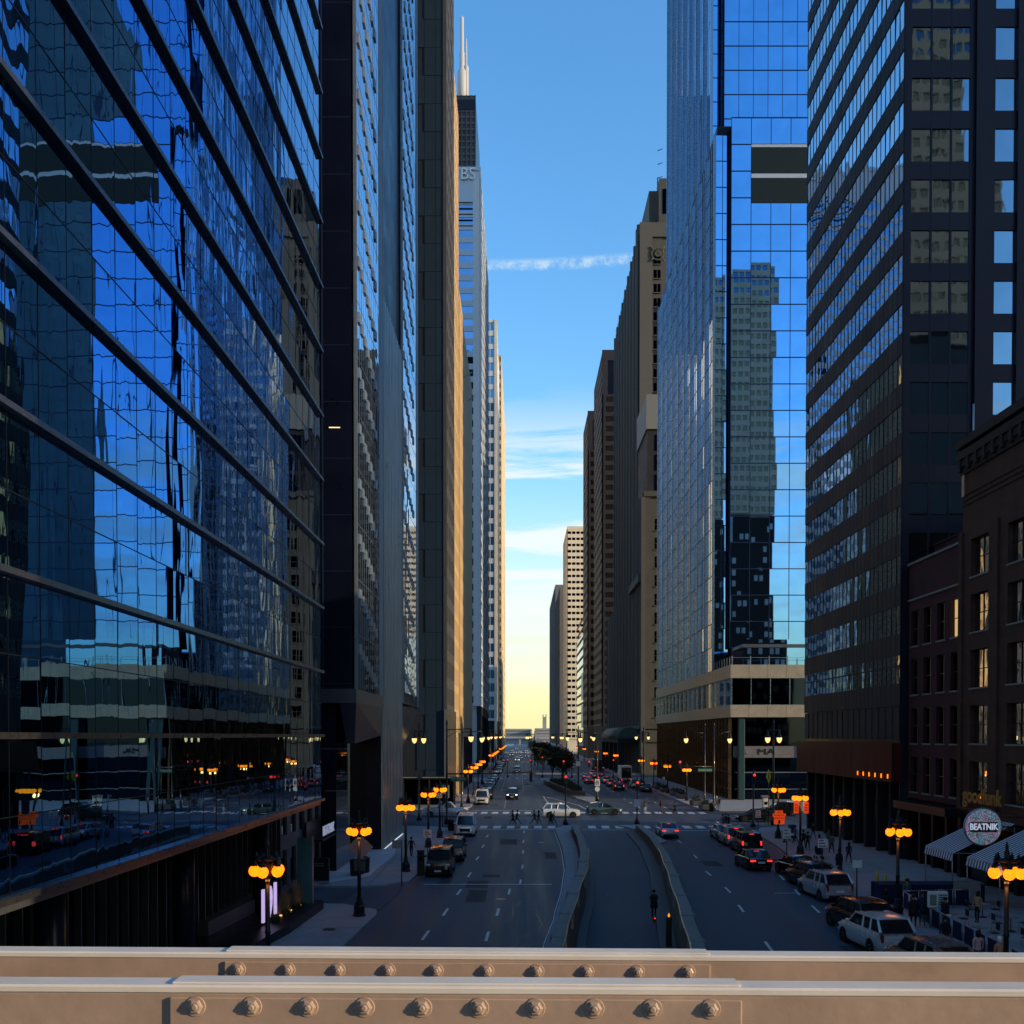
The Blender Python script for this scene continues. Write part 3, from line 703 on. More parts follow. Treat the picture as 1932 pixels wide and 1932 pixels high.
Y6=455; x0=31.2; zt=hz(1180,Y6)
solid(c6,'core','dark_stone',x0+.4,70,Y6,545,.15,zt)
w=Wall((x0,545),(x0,Y6)); mb=MB()
for k in range(14): z=8+k*4.6; w.box(mb,0,w.L,z-.4,z+.4,-.1,.35)
mb.build('floor_ledges',MAT['grey_panel'],c6); panes(w,5,zt,30,14,.003,.0).build('glass_wall',MAT['glass_dark'],c6)
for za,zb in ((hz(1316,460),hz(1262,460)),(hz(1372,460),hz(1326,460))):
    mb=MB(); w.box(mb,w.L-44,w.L-8,za,zb,.4,.55); tag(mb.build('banner',mat('banner_cream',(.8,.76,.6),.7,var=.05),c6))
c5=bldg('dark_brown_tower','dark brown tower with lattice of bay windows, farther of the brown pair on the right',O0)
def brown(par,Y,Y2,px,top,x2,nf,ncap):
    x0=hx(px,Y); zt=hz(top,Y)
    solid(par,'core','brown_granite',x0+.5,x2,Y+.5,Y2,.15,zt)
    w=Wall((x0,Y),(x2,Y)); mb=MB(); w.box(mb,0,w.L,zt-4,zt,-.4,.05); w.box(mb,0,2.2,zt-17,zt-4,-.4,.03); mb.build('parapet',MAT['brown_granite'],par)
    mb=MB(); w.quad(mb,2.2,w.L,zt-17,zt-4,-.25); mb.build('louvre_recess',MAT['navy_panel'],par)
    grid_facade(par,w,14,zt-17,4,nf,.62,.55,MAT['brown_granite'],MAT['glass_bronze'],.45,maxwin=ncap)
    w=Wall((x0,Y2),(x0,Y)); grid_facade(par,w,14,zt-1,9,nf+3,.55,.5,MAT['brown_granite'],MAT['glass_bronze'],.5,maxwin=ncap)
    solid(par,'base','dark_stone',x0+.1,x2,Y,Y2,.15,14)
glass('glass_bronze',(.62,.46,.30),.04,.003,.6)
brown(c5,440,470,1108,775,60,30,30)
c4=bldg('brown_granite_tower','brown granite tower with amber-reflecting windows, next to the stone tower on the right',O0)
brown(c4,385,427,1135,660,60,34,60)
# ---- stone opera tower
c3=bldg('limestone_opera_tower','tall limestone tower with vertical piers and a stepped crown, right of the sky gap',O0)
Yt=285; xt=hx(1205,Yt); zt=hz(420,Yt)
solid(c3,'tower_core','opera_stone',xt+.5,70,Yt+.5,353,.15,zt)
w=Wall((xt,Yt),(xt+40,Yt)); 
mb=MB(); w.box(mb,0,3.6,80,zt,-.4,.3); w.box(mb,6.4,9.6,80,zt-22,-.4,.5); w.box(mb,9.6,40,80,zt-20,-.5,-.2); w.box(mb,3.6,40,zt-4,zt,-.4,.2); mb.build('piers',MAT['opera_trim'],c3)
for k in range(28):
    z=84+k*4.0
    if z>zt-8: break
    for u,wd in ((4.0,2.0),(11.,1.9),(17,1.9)):
        if u>10 and z>zt-26: continue
        mb=MB(); w.quad(mb,u,u+wd,z,z+2.5,-.12 if u>10 else -.3); w.box(mb,u-.1,u+wd+.1,z-.2,z,-.4,.05 if u<10 else -.1,1); w.box(mb,u+wd/2-.05,u+wd/2+.05,z,z+2.5,-.35,-.1,1); mb.build('window',[MAT['glass_old'],MAT['opera_trim']],c3)
mb=MB(); w.box(mb,3.6,6.4,80,zt-4,-.5,-.32); mb.build('window_bay',MAT['opera_stone'],c3)
mb=MB(); c=(xt+5.0,Yt-.5,zt-9); rg=[(c[0]+1.7*math.cos(t*math.pi/10),c[1],c[2]+1.7*math.sin(t*math.pi/10)) for t in range(21)]; mb.path(rg,.2,5); rg=[(c[0]+.7*math.cos(t*math.pi/6),c[1],c[2]+.7*math.sin(t*math.pi/6)) for t in range(13)]; mb.path(rg,.18,5)
for a,b in ((-2,-2),(2,2),(-2,2),(2,-2)): mb.tube((c[0]+a,c[1],c[2]+b),(c[0]+a*.6,c[1],c[2]+b*.6),.2,n=5)
mb.build('carved_roundel',MAT['opera_trim'],c3)
mb=MB(); mb.box(xt+3,xt+30,Yt+3,345,zt,zt+10.5); mb.box(xt+5.6,xt+9.6,Yt+1,Yt+6,zt,zt+13); mb.box(xt+9,xt+30,Yt+8,340,zt+10,zt+15); mb.build('crown',MAT['opera_stone'],c3)
mb=MB(); mb.loft([[(xt+6,Yt+8,zt+13),(xt+34,Yt+8,zt+13),(xt+34,340,zt+13),(xt+6,340,zt+13)],[(xt+15,Yt+20,zt+24),(xt+30,Yt+20,zt+24),(xt+30,330,zt+24),(xt+15,330,zt+24)]]); mb.build('pyramid_roof',MAT['dark_stone'],c3)
mb=MB(); mb.quad((xt+6.6,Yt+.9,zt+3),(xt+8.6,Yt+.9,zt+3),(xt+8.6,Yt+.9,zt+10),(xt+6.6,Yt+.9,zt+10)); mb.build('window',MAT['glass_old'],c3)
mb=MB(); mx=hx(1238,Yt+10); mb.tube((mx,Yt+10,zt+5),(mx,Yt+10,hz(335,Yt+10)),.15,n=5)
for k in range(3): mb.tube((mx,Yt+10,zt+18+k*4),(mx+1.5,Yt+10,zt+18.5+k*4),.12,n=4)
mb.build('roof_antenna',MAT['dark_metal'],c3)
# street side of tower: close vertical piers, stepping shoulders
w=Wall((xt-.2,353),(xt-.2,Yt)); mb=MB()
for i in range(24):
    u=(i+.5)*w.L/24; top=zt-max(0,(w.L-u-6))*.0-(0 if u>w.L-7 else 3+ (w.L-u)*.05)
    w.box(mb,u-.55,u+.55,.15,top,-.4,.45 if i%3 else .8)
mb.build('street_piers',MAT['opera_trim'],c3)
mb=MB(); w.quad(mb,0,w.L,10,zt-3,.1); mb.build('street_window_strips',MAT['glass_old'],c3)
# lower wing in front
xw=32.35; Yw=262; zw=hz(930,Yw)
solid(c3,'wing_core','opera_stone',xw+.6,70,Yw+.6,Yt-.1,.15,zw); solid(c3,'wing_street_core','opera_stone',xw+.6,60,Yt-.2,365,.15,hz(1160,350)-1)
w=Wall((xw,Yw),(xw+30,Yw)); ng=18
mb=MB(); w.box(mb,0,1.8,12,zw,-.5,.25); w.box(mb,1.8,30,12,zw,-.5,-.1); w.box(mb,0,30,zw-1,zw+.4,.1,.6); w.box(mb,0,30,8.5,11.5,-.5,.6); w.box(mb,0,30,.15,8.6,-.5,.15); mb.build('wing_wall',MAT['opera_stone'],c3)
for k in range(15):
    for u in (3.0,8.5,14):
        z=15+k*4.9; 
        if z>zw-5: break
        mb=MB(); w.quad(mb,u,u+1.9,z,z+3,-.08); w.box(mb,u-.1,u+2,z-.25,z,-.2,.12,1); w.box(mb,u,u+1.9,z+1.45,z+1.55,-.1,-.0,1); mb.build('window',[MAT['glass_old'],MAT['opera_trim']],c3)
# attic storey of the wing with tall dark window, chamfer roof
za=hz(815,Yw)
mb=MB(); mb.box(xw+1.2,60,Yw+1.5,Yt-1,zw,zw+17); mb.build('attic',MAT['brown_granite'],c3)
for k in range(3):
    mb=MB(); u=xw+3.1; z=zw+1+k*5.2; mb.quad((u,Yw+1.4,z),(u+2.8,Yw+1.4,z),(u+2.8,Yw+1.4,z+4.2),(u,Yw+1.4,z+4.2)); mb.box(u+1.3,u+1.5,Yw+1.3,Yw+1.4,z,z+4.2,1); mb.build('window',[MAT['glass_pale'],MAT['mullion_dark']],c3)
mb=MB(); mb.loft([[(xw+.8,Yw+1,zw+17),(60,Yw+1,zw+17),(60,Yt-1,zw+17),(xw+.8,Yt-1,zw+17)],[(xw+.8,Yw+1,zw+26),(60,Yw+1,zw+26),(60,Yt-1,zw+26),(xw+.8,Yt-1,zw+26)]]); mb.build('roof_screen',mat('screen_grey',(.22,.23,.24),.6,var=.1),c3)
w=Wall((xw,365),(xw,Yw)); mb=MB(); nn=44
for i in range(nn+1):
    u=i*w.L/nn; top=zw if u>w.L-23 else hz(1160,350); w.box(mb,u-.45,u+.45,.15,top,-.5,.35 if i%4 else .6)
mb.build('wing_street_piers',MAT['opera_trim'],c3)
mb=MB(); w.quad(mb,0,w.L-22,10,hz(1160,350),-.15); w.quad(mb,w.L-22,w.L,10,zw,-.15); mb.build('wing_street_windows',MAT['glass_old'],c3)
mb=MB(); 
for z in (9.5,12): w.box(mb,0,w.L,z,z+.9,-.4,1.0)
w.box(mb,w.L-24,w.L,hz(1160,350)-2,hz(1160,350),.3,1.4); mb.build('cornice',MAT['opera_trim'],c3)
# green copper canopies over the pavement
cn=empty('theatre_canopy',(0,0,0),0,'barrel-roofed green copper canopy in front of the limestone tower, right pavement','canopy')
mb=MB(); rg=[]
for y in (268,322):
    rg.append([(29.5+3.2*math.cos(t*math.pi/8),y,9.5+3.0*math.sin(t*math.pi/8)) for t in range(9)])
mb.loft(rg,0,True); mb.build('barrel_roof',mat('copper_green',(.05,.085,.085),.6,var=.25),cn)
mb=MB(); mb.box(26.2,32.4,267.5,322.5,8.3,9.5); mb.build('entablature',MAT['dark_stone'],cn)
for y in (269,282,295,308,321):
    mb=MB(); mb.bev((27.2,y,4.3),1.6,2.2,8.2,.1); mb.build('pier',MAT['dark_stone'],cn)
# ---- big glass tower on podium
c2=bldg('blue_glass_tower','blue mirror-glass tower with black louvre bands on a cream-banded podium, right',O0)
PX0=32.7; PY0=155
z1,z2,z3,z4=hz(1353,PY0),hz(1330,PY0),hz(1279,PY0),hz(1254,PY0)
for a,b in ((z1,z2),(z3,z4)):
    mb=MB(); mb.box(PX0,75,PY0,240,a,b)
    for i in range(15): mb.box(PX0+2.9*i-.02,PX0+2.9*i+.02,PY0-.006,PY0,a,b,1)
    for i in range(30): mb.box(PX0-.006,PX0,PY0+2.9*i-.02,PY0+2.9*i+.02,a,b,1)
    mb.build('podium_band',[MAT['podium_band'],MAT['ink']],c2)
wn=Wall((PX0+.25,PY0+.25),(75,PY0+.25)); ws=Wall((PX0+.25,240),(PX0+.25,PY0+.25))
for wq,n_ in ((wn,14),(ws,17)):
    curtain(c2,wq,z2,z3,n_,1,MAT['glass_dark'],MAT['fin_metal'],.003,.10,.2,.1,.05)
# ground storeys
wn2=Wall((PX0+1.2,PY0+2.2),(75,PY0+2.2)); panes(wn2,.15,z1,14,3,.003).build('lobby_glass',MAT['glass_dark'],c2)
ws2=Wall((PX0+.7,239),(PX0+.7,PY0+2.2)); panes(ws2,.15,z1,32,1,.003).build('lobby_glass',MAT['glass_dark'],c2)
mb=MB()
for i in range(34): 
    u=i*ws2.L/33; ws2.box(mb,u-.08,u+.08,.15,z1,.05,.55)
mb.build('copper_fins',MAT['copper_fin'],c2)
mb=MB(); za=hz(1401,PY0); zb=hz(1416,PY0)
mb.box(PX0+.9,75,PY0+1.5,PY0+2.0,hz(1430,PY0),hz(1408,PY0)); mb.build('sign_band',mat('band_grey',(.16,.15,.16),.5,var=.2),c2)
text('R   MA','sign_lettering',1.3,MAT['ink'],c2,.04,(hx(1433,PY0),PY0+1.46,hz(1419,PY0)),FACE_NY,1.5)
mb=MB()
for z in (hz(1458,PY0),hz(1490,PY0)): mb.box(PX0+1.,75,PY0+1.7,PY0+1.85,z-.06,z+.06); mb.box(PX0+.4,PX0+.5,PY0+1.7,PY0+14,z-.05,z+.05)
mb.build('glass_rails',MAT['steel'],c2)
mat('teal_column',(.035,.07,.08),.4,.3,var=.1)
for x in (PX0+1.3,PX0+13.5,PX0+26):
    mb=MB(); mb.bev((x+.6,PY0+.9,z1/2),1.0,1.0,z1-.2,.1); mb.build('column',MAT['teal_column'],c2)
# terrace
mb=MB(); mb.quad((PX0+2.6,PY0+3,z4),(75,PY0+3,z4),(75,PY0+3,z4+4.2),(PX0+2.6,PY0+3,z4+4.2)); mb.build('terrace_glass',MAT['glass_blue'],c2)
rl=MB()
for i in range(15): rl.box(PX0+.3+2.9*i-.06,PX0+.3+2.9*i+.06,PY0+.3,PY0+.4,z4,z4+1.4)
rl.box(PX0+.2,75,PY0+.32,PY0+.37,z4+1.1,z4+1.15)
for i in range(12): rl.box(PX0+.3,PX0+.4,PY0+.3+2.*i-.05,PY0+.3+2.*i+.05,z4,z4+1.4)
rl.build('terrace_railing',MAT['steel'],c2)
mb=MB(); mb.box(PX0+2.4,75,PY0+2.6,PY0+10,hz(1222,164)-.5,hz(1222,164)); mb.build('tower_soffit',MAT['soffit'],c2)
# tower shaft
YT=168; zb=hz(1222,YT); zt=hz(222,YT); xa=hx(1376,YT); xs=32.95; ya=169.4; ze=260
wN=Wall((xa,YT),(75,YT)); NX=12
panes(wN,zb,zt,NX,20,.0014).build('glass_wall',MAT['glass_blue'],c2)
mb=MB(); dz=(zt-zb)/20; du=wN.L/NX
for k in range(21): wN.box(mb,0,wN.L,zb+k*dz-.07,zb+k*dz+.07,-.05,.07)
for i in range(NX+1): wN.box(mb,i*du-.05,i*du+.05,zb,zt,-.05,.05)
mb.build('mullions',mat('mullion_navy',(.01,.02,.07),.4,.2,var=0),c2)
for pa,pb in ((278,328),(336,383)):
    mb=MB(); wN.box(mb,du,wN.L,hz(pb,YT),hz(pa,YT),.01,.09)
    for i in range(30): z=hz(pb,YT)+(hz(pa,YT)-hz(pb,YT))*i/30; wN.box(mb,du,wN.L,z,z+.03,.09,.11)
    mb.build('louvre_band',MAT['louvre'],c2)
mb=MB()
for pa,pb in ((273,278),(328,336)): wN.box(mb,du,wN.L,hz(pb,YT),hz(pa,YT),.0,.095)
mb.build('pale_band',MAT['blue_white_panel'],c2)
wC=Wall((xs,ya),(xa,ya+.09)); curtain(c2,wC,zb-1,zt-2,2,20,MAT['glass_blue'],MAT['mullion_navy'],.001,.08,.06,.12,.06)
# street face with fins
wS=Wall((xs,237),(xs,ya)); panes(wS,z4,zt-2,24,22,.0025).build('street_glass',MAT['glass_pale'],c2)
mb=MB()
for i in range(37): wS.box(mb,i*wS.L/36-.03,i*wS.L/36+.03,z4,zt-2,0,.07)
for i in range(10): wS.box(mb,i*wS.L/9-.16,i*wS.L/9+.16,z4,zt-2,0,.42)
mb.build('street_fins',MAT['fin_metal'],c2)
mb=MB()
for k in range(23): z=z4+(zt-2-z4)*k/22; wS.box(mb,0,wS.L,z-.06,z+.06,-.05,.03)
mb.build('street_floor_lines',MAT['mullion_navy'],c2)
# upper shaft, set back a little
wU=Wall((hx(1362,185),185),(75,185)); panes(wU,zt-3,ze,14,34,.0012).build('upper_glass',MAT['glass_blue'],c2)
mb=MB()
for k in range(35): z=zt-3+k*(ze-zt+3)/34; wU.box(mb,0,wU.L,z-.07,z+.07,-.05,.07)
for i in range(15): u=i*wU.L/14; wU.box(mb,u-.04,u+.04,zt-3,ze,-.05,.05)
mb.build('upper_mullions',MAT['mullion_navy'],c2)
xu=hx(1335,190); wC2=Wall((xu,187.1),(hx(1362,185)+.1,187.2)); curtain(c2,wC2,zt-3,ze,2,34,MAT['glass_blue'],MAT['mullion_navy'],.001,.08,.06,.12,.06)
wS3=Wall((xu,242),(xu,187.1)); panes(wS3,zt-4,ze,20,34,.0025).build('upper_street_glass',MAT['glass_pale'],c2)
mb=MB()
for i in range(8): wS3.box(mb,i*wS3.L/7-.16,i*wS3.L/7+.16,zt-4,ze,0,.5)
for i in range(29): wS3.box(mb,i*wS3.L/28-.03,i*wS3.L/28+.03,zt-4,ze,0,.07)
mb.build('upper_street_fins',MAT['fin_metal'],c2)
mb=MB(); mb.prism([(xa+.3,YT+.3),(74.9,YT+.3),(74.9,237),(xs+.3,237),(xs+.3,ya+.45),(xa+.3,ya+.45)],z4,zt-.3); mb.prism([(hx(1362,185)+.3,185.4),(74.9,185.4),(74.9,242),(xu+.3,242),(xu+.3,187.4),(hx(1362,185)+.3,187.4)],zt-.3,ze); mb.box(PX0+1.3,74.8,PY0+2.4,239,.15,z4-.1); mb.build('core',MAT['navy_panel'],c2)
# ---- dark office tower with slanting-looking strips
c1=bldg('strip_window_tower','dark office tower with alternating mirror strips and bronze bands, right before the crossing',O0)
X1=30.9; YA=81.; YB=108.1; FH1=4.05; zb1=hz(1222,107)
NF1=34; z00=hz(1330,YA)+.0
wS=Wall((X1,YB),(X1,YA)); zt1=z00+NF1*FH1
mb=MB(); gl=MB()
nc=26
for k in range(NF1):
    za=z00+k*FH1; zb_=za+1.75; zc=za+FH1
    wS.box(mb,0,wS.L,za,zb_,-.1,.06)
    for i in range(nc): wS.box(mb,i*wS.L/nc-.02,i*wS.L/nc+.02,za,zb_,.06,.075,1)
    panes(wS,zb_,zc,nc,1,.006,0.,mb=gl)
gl.build('mirror_strips',MAT['glass_strip'],c1); mb.build('bronze_bands',[MAT['bronze_panel'],MAT['ink']],c1)
mb=MB()
for i in range(nc+1): wS.box(mb,i*wS.L/nc-.02,i*wS.L/nc+.02,z00,zt1,-.05,.03)
mb.build('mullions',MAT['mullion_dark'],c1)
# bronze ribbed base
mb=MB(); zlow=hz(1474,YA)+1.2
for i in range(34): 
    u=(i+.5)*wS.L/34
    wS.box(mb,u-.33,u+.33,zlow+2.2,z00-.1,-.1,.03+.05*(i%2))
wS.box(mb,0,wS.L,zlow+2.2,z00-.1,-.15,.0)
for z in (zlow+5,zlow+8.2): wS.box(mb,0,wS.L,z-.04,z+.04,.0,.11)
mb.build('ribbed_base_panels',MAT['bronze_panel'],c1)
solid(c1,'core','navy_panel',X1+.2,44.5,YA+.2,YB,zlow-1.0,zt1); solid(c1,'ground_core','black_granite',X1+1.5,44.5,YA+.2,YB,.15,zlow-1.0)
# north face: navy stone with grouped windows
wF=Wall((X1,YA),(44.5,YA)); mb=MB(); u0=.35
wx=[(hx(1712,YA)-X1+.0,hx(1748,YA)-X1),(hx(1751,YA)-X1,hx(1785,YA)-X1),(hx(1788,YA)-X1,hx(1821,YA)-X1)]
wy2=(hx(1868,YA)-X1,hx(1908,YA)-X1)
fill=[]
mb.box(X1,44.5,YA-.02,YA+.2,z00-14,z00)   # lower wall
cols=[(0,wx[0][0]+.0),(wx[0][1],wx[1][0]),(wx[1][1],wx[2][0]),(wx[2][1],wy2[0]),(wy2[1],44.5-X1)]
for a,b in cols: wF.box(mb,a,b,z00,zt1,-.2,.02+(0 if a<6 else .25))
wF.box(mb,hx(1830,YA)-X1,hx(1862,YA)-X1,z00,zt1,.27,.3)
off=hz(910+62,YA)
kz=(off-z00)/FH1
for k in range(-1,NF1):
    z=off+k*FH1
    for a,b in wx+[wy2]:
        if z+2.7<zt1: wF.box(mb,a,b,z+2.62,z+FH1,-.2,.0)
wF.box(mb,0,wy2[1],z00-2,off-FH1,-.2,.0)
mb.build('stone_wall',MAT['navy_stone'] if 'navy_stone' in MAT else mat('navy_stone',(.010,.009,.022),.45,var=.15,scale=.5),c1)
for k in range(-1,26):
    z=off+k*FH1
    if z+3>zt1: break
    for j,(a,b) in enumerate(wx+[wy2]):
        if j==3: za=z+.9
        else: za=z
        q=MB(); t=.006; ja=random.gauss(0,t); jb=random.gauss(0,t); wF.quad(q,a,b,z,z+2.62,-.1,0,(-ja-jb,ja-jb,ja+jb,-ja+jb))
        q.build('window',MAT['glass_window'],c1)
# red fascia canopy along the street
mb=MB(); wS.box(mb,-.4,wS.L+.2,zlow-1.3,zlow+1.9,-.1,.75); mb.build('red_fascia',MAT['red_fascia'],c1)
for i in range(6):
    mb=MB(); u=wS.L-.6-i*1.45; wS.box(mb,u-.07,u+.07,zlow-1.0,zlow-.65,.76,.8); mb.build('amber_light',MAT['globe_amber'],c1)
wg=Wall((X1+1.2,YB),(X1+1.2,YA)); panes(wg,.15,zlow-1.3,9,1,.003).build('lobby_glass',MAT['glass_dark'],c1)
mb=MB()
for i in range(10): wg.box(mb,i*wg.L/9-.25,i*wg.L/9+.25,.15,zlow-1.3,.1,.9)
mb.build('ground_piers',MAT['dark_stone'],c1)
# ---- dark red brick building
d1=bldg('dark_red_brick_building','low dark red brick building with white stone sills, right of the striped tower',O0)
XB=31.4; zt=hz(1066,80); 
solid(d1,'core','brick_dark',XB+.5,45,70.8,80.6,.15,zt-.6)
w=Wall((XB,80.6),(XB,70.8)); zz0=5.2
grid_facade(d1,w,zz0,zt-3.2,4,4,.60,.72,MAT['brick_dark'],MAT['glass_dark'],.35,frame=MAT['steel'],sillm=MAT['stone_trim'],split=2,lit=.06)
mb=MB(); w.box(mb,0,w.L,zt-3.2,zt,-.5,.0); mb.build('parapet',MAT['brick_dark'],d1)
mb=MB(); w.box(mb,-.1,w.L,zt,zt+.18,-.6,.12); w.box(mb,0,w.L,zt-2.9,zt-2.75,0,.1); mb.build('coping',MAT['stone_trim'],d1)
mb=MB(); mb.box(XB+2,44,72,80.5,zt-.6,zt+1.6); mb.box(XB+1.9,44.1,71.9,80.6,zt+1.6,zt+1.75); mb.build('roof_house',MAT['brick_dark'],d1)
mb=MB(); w.quad(mb,0,w.L,.15,4.4,-.4); mb.build('shop_glass',MAT['glass_dark'],d1)
mb=MB(); w.box(mb,0,w.L+.05,4.4,5.0,-.4,1.2); mb.build('shop_canopy',MAT['black_metal'],d1)
mb=MB()
for i in range(5): w.box(mb,i*w.L/4-.2,i*w.L/4+.2,.15,4.4,-.4,.05)
mb.build('shop_piers',MAT['black_granite'],d1)
# ---- orange brick loft building
d2=bldg('orange_brick_building','taller old orange brick building with a bracketed cornice at the right edge',O0)
zt=hz(775,64); w=Wall((XB-.1,70.7),(XB-.1,34)); L_=w.L
solid(d2,'core','brick_orange',XB+.5,55,34,70.6,.15,zt-.5)
grid_facade(d2,w,5.2,zt-6.5,7,5,.50,.68,MAT['brick_orange'],MAT['glass_strip'],.4,frame=MAT['black_metal'],sillm=MAT['stone_trim'],split=2,lit=.0)
mb=MB(); w.box(mb,0,L_,zt-6.5,zt-2.4,-.5,0)
for k in range(3): w.box(mb,0,L_,zt-4.6+k*.35,zt-4.45+k*.35,0,.08)
mb.build('frieze',MAT['brick_orange'],d2)
mb=MB(); 
for k,(a,b) in enumerate(((zt-2.4,.15),(zt-1.9,.28),(zt-1.4,.42),(zt-.6,.5))): w.box(mb,-.2,L_,a,a+.55 if k<3 else zt,-.5,b)
for i in range(30): w.box(mb,i*1.22,i*1.22+.35,zt-2.2,zt-1.35,.2,.40)
mb.build('cornice',MAT['cornice_dark'] if 'cornice_dark' in MAT else mat('cornice_dark',(.03,.022,.02),.7,var=.3),d2)
mb=MB()
for i in range(8): w.box(mb,i*L_/7-.28,i*L_/7+.28,5.2,zt-6.5,0,.18)
mb.build('brick_pilasters',MAT['brick_orange'],d2)
mb=MB(); w.quad(mb,0,L_,.15,4.6,-.3); mb.build('shop_glass',MAT['glass_dark'],d2)
mb=MB(); w.box(mb,0,L_,4.6,5.2,-.3,.25)
for i in range(10): w.box(mb,i*L_/9-.22,i*L_/9+.22,.15,4.6,-.3,.12)
mb.build('shopfront_frame',MAT['black_granite'],d2)
text('goodfunk','sign_lettering',1.55,lamp_mat('dim_gold',(.35,.2,.04),.02,(.14,.09,.03)),d2,.05,(XB-.62,66.4,hz(1503,67)),FACE_NX,.95)
mb=MB(); x=hx(1857,70); mb.box(31.6,32.1,70.2,70.9,hz(830,70)-2.2,hz(830,70)+.6); mb.tube((31.9,70.5,zt-4),(31.9,70.5,hz(785,70)+1),.06,n=6); mb.box(31.2,31.5,70.3,70.7,hz(880,70)-2,hz(880,70)+1.4); mb.build('cell_antenna',MAT['steel'],d2)

# ---- city blocks behind the camera and out of view, some mirrored in the glass, some added for shade
k1=bldg('tan_banded_tower','tan banded office tower, seen mirrored in the blue glass tower',O0)
x0=hx(1376,388)*1.0; 
x0=83; solid(k1,'core','tan_precast',x0+.5,x0+17,-90,-60.5,0,195)
w=Wall((x0,-60),(x0+17.5,-60),flip=True); grid_facade(k1,w,98,195,7,24,.7,.5,MAT['tan_precast'],MAT['glass_window'],.4,maxwin=60)
w=Wall((x0,-60),(x0,-90),flip=False); 
solid(k1,'black_base','black_granite',x0-.5,x0+17,-88,-58,0,97)
w=Wall((x0-.5,-57.9),(x0+17,-57.9),flip=True); mb=MB()
for k in range(22):
    for i in range(8):
        if random.random()<.45: w.box(mb,.6+i*2.1,2.0+i*2.1,3+k*4.2,5.2+k*4.2,0,.05)
mb.build('lit_window_panels',MAT['cream_panel'],k1)  # pale panels standing in for lit windows
k2=bldg('shade_tower','tower added out of view behind the brick buildings to shade the striped tower',O0)  # unseen blocker, added to keep sun off the striped tower's north face
solid(k2,'core','tan_precast',100,150,45,74,0,230)
w=Wall((99.9,74),(99.9,45)); grid_facade(k2,w,4,230,8,46,.55,.5,MAT['tan_precast'],MAT['glass_window'],.4,maxwin=8)
w=Wall((150,74.1),(100,74.1),flip=False); grid_facade(k2,w,4,230,10,46,.55,.5,MAT['tan_precast'],MAT['glass_window'],.4,maxwin=8)
k3=bldg('corner_office_block','grey corner office block behind the camera on the left side of the street',O0)
solid(k3,'core','grey_panel',-60,-14,-80,0,0,120); w=Wall((-13.8,-80),(-13.8,0)); grid_facade(k3,w,4,120,16,28,.6,.5,MAT['grey_panel'],MAT['glass_window'],.4,maxwin=8)
w=Wall((-13.8,.1),(-60,.1),flip=False); grid_facade(k3,w,4,120,9,28,.6,.5,MAT['grey_panel'],MAT['glass_window'],.4,maxwin=8)
k4=bldg('shade_corner_block','corner block added behind the camera on the right to keep sun off the street',O0)  # added out of view for shade; gap beside it lets sun reach the girders
solid(k4,'core','brick_dark',32,54,-80,-17,0,85); w=Wall((31.8,-17),(31.8,-80)); grid_facade(k4,w,4,85,16,18,.5,.5,MAT['brick_dark'],MAT['glass_window'],.4,maxwin=8)
w=Wall((54,-16.9),(31.8,-16.9)); grid_facade(k4,w,4,85,6,18,.5,.5,MAT['brick_dark'],MAT['glass_window'],.4,maxwin=8)
k5=bldg('shade_gap_block','corner block added just out of view at right to close a gap in the shade',O0)  # added out of view to block sun slipping past onto the near road
solid(k5,'core','grey_panel',32,60,9,33.8,0,60); w=Wall((31.8,33.8),(31.8,9)); grid_facade(k5,w,4,60,6,13,.5,.5,MAT['grey_panel'],MAT['glass_window'],.4,maxwin=8)
# ---- horizon
def farb(name,label,px0,px1,py,Y,extra=None):
    b=bldg(name,label,O0); x0,x1=hx(px0,Y),hx(px1,Y); z=hz(py,Y)
    mb=MB(); mb.box(x0,x1,Y,Y+60,0,z)
    if extra: extra(mb,Y,z)
    mb.build('block',MAT['far_building'],b)
    mb=MB()
    for k in range(4): mb.box(x0+2,x1-2,Y-.3,Y,z*(.2+k*.2),z*(.2+k*.2)+2)
    mb.build('window_band',MAT['grey_panel'],b)
farb('distant_flat_block','hazy flat-roofed block on the horizon, left end of the street vista',953,1002,1375,1350)
farb('distant_turreted_block','hazy pale block with a notched turret on the horizon, right end of the vista',1010,1040,1374,1300,lambda mb,Y,z:(mb.box(hx(1024,Y),hx(1031,Y),Y,Y+10,z,z+15),mb.box(hx(1024,Y),hx(1025.5,Y),Y,Y+10,z+15,z+18),mb.box(hx(1029.5,Y),hx(1031,Y),Y,Y+10,z+15,z+18)))
vd=empty('overhead_viaduct',(0,0,0),0,'low concrete viaduct crossing the far end of the street','bridge')
mb=MB(); mb.box(-60,60,1100,1112,hz(1393,1100),hz(1389.5,1100)); mb.build('deck',MAT['far_building'],vd)
for x in (-20,0,20):
    mb=MB(); mb.box(x-1,x+1,1102,1110,0,hz(1393,1100)); mb.build('pier',MAT['far_building'],vd)
# ================================================================ STREET FURNITURE
CATL='lamp'
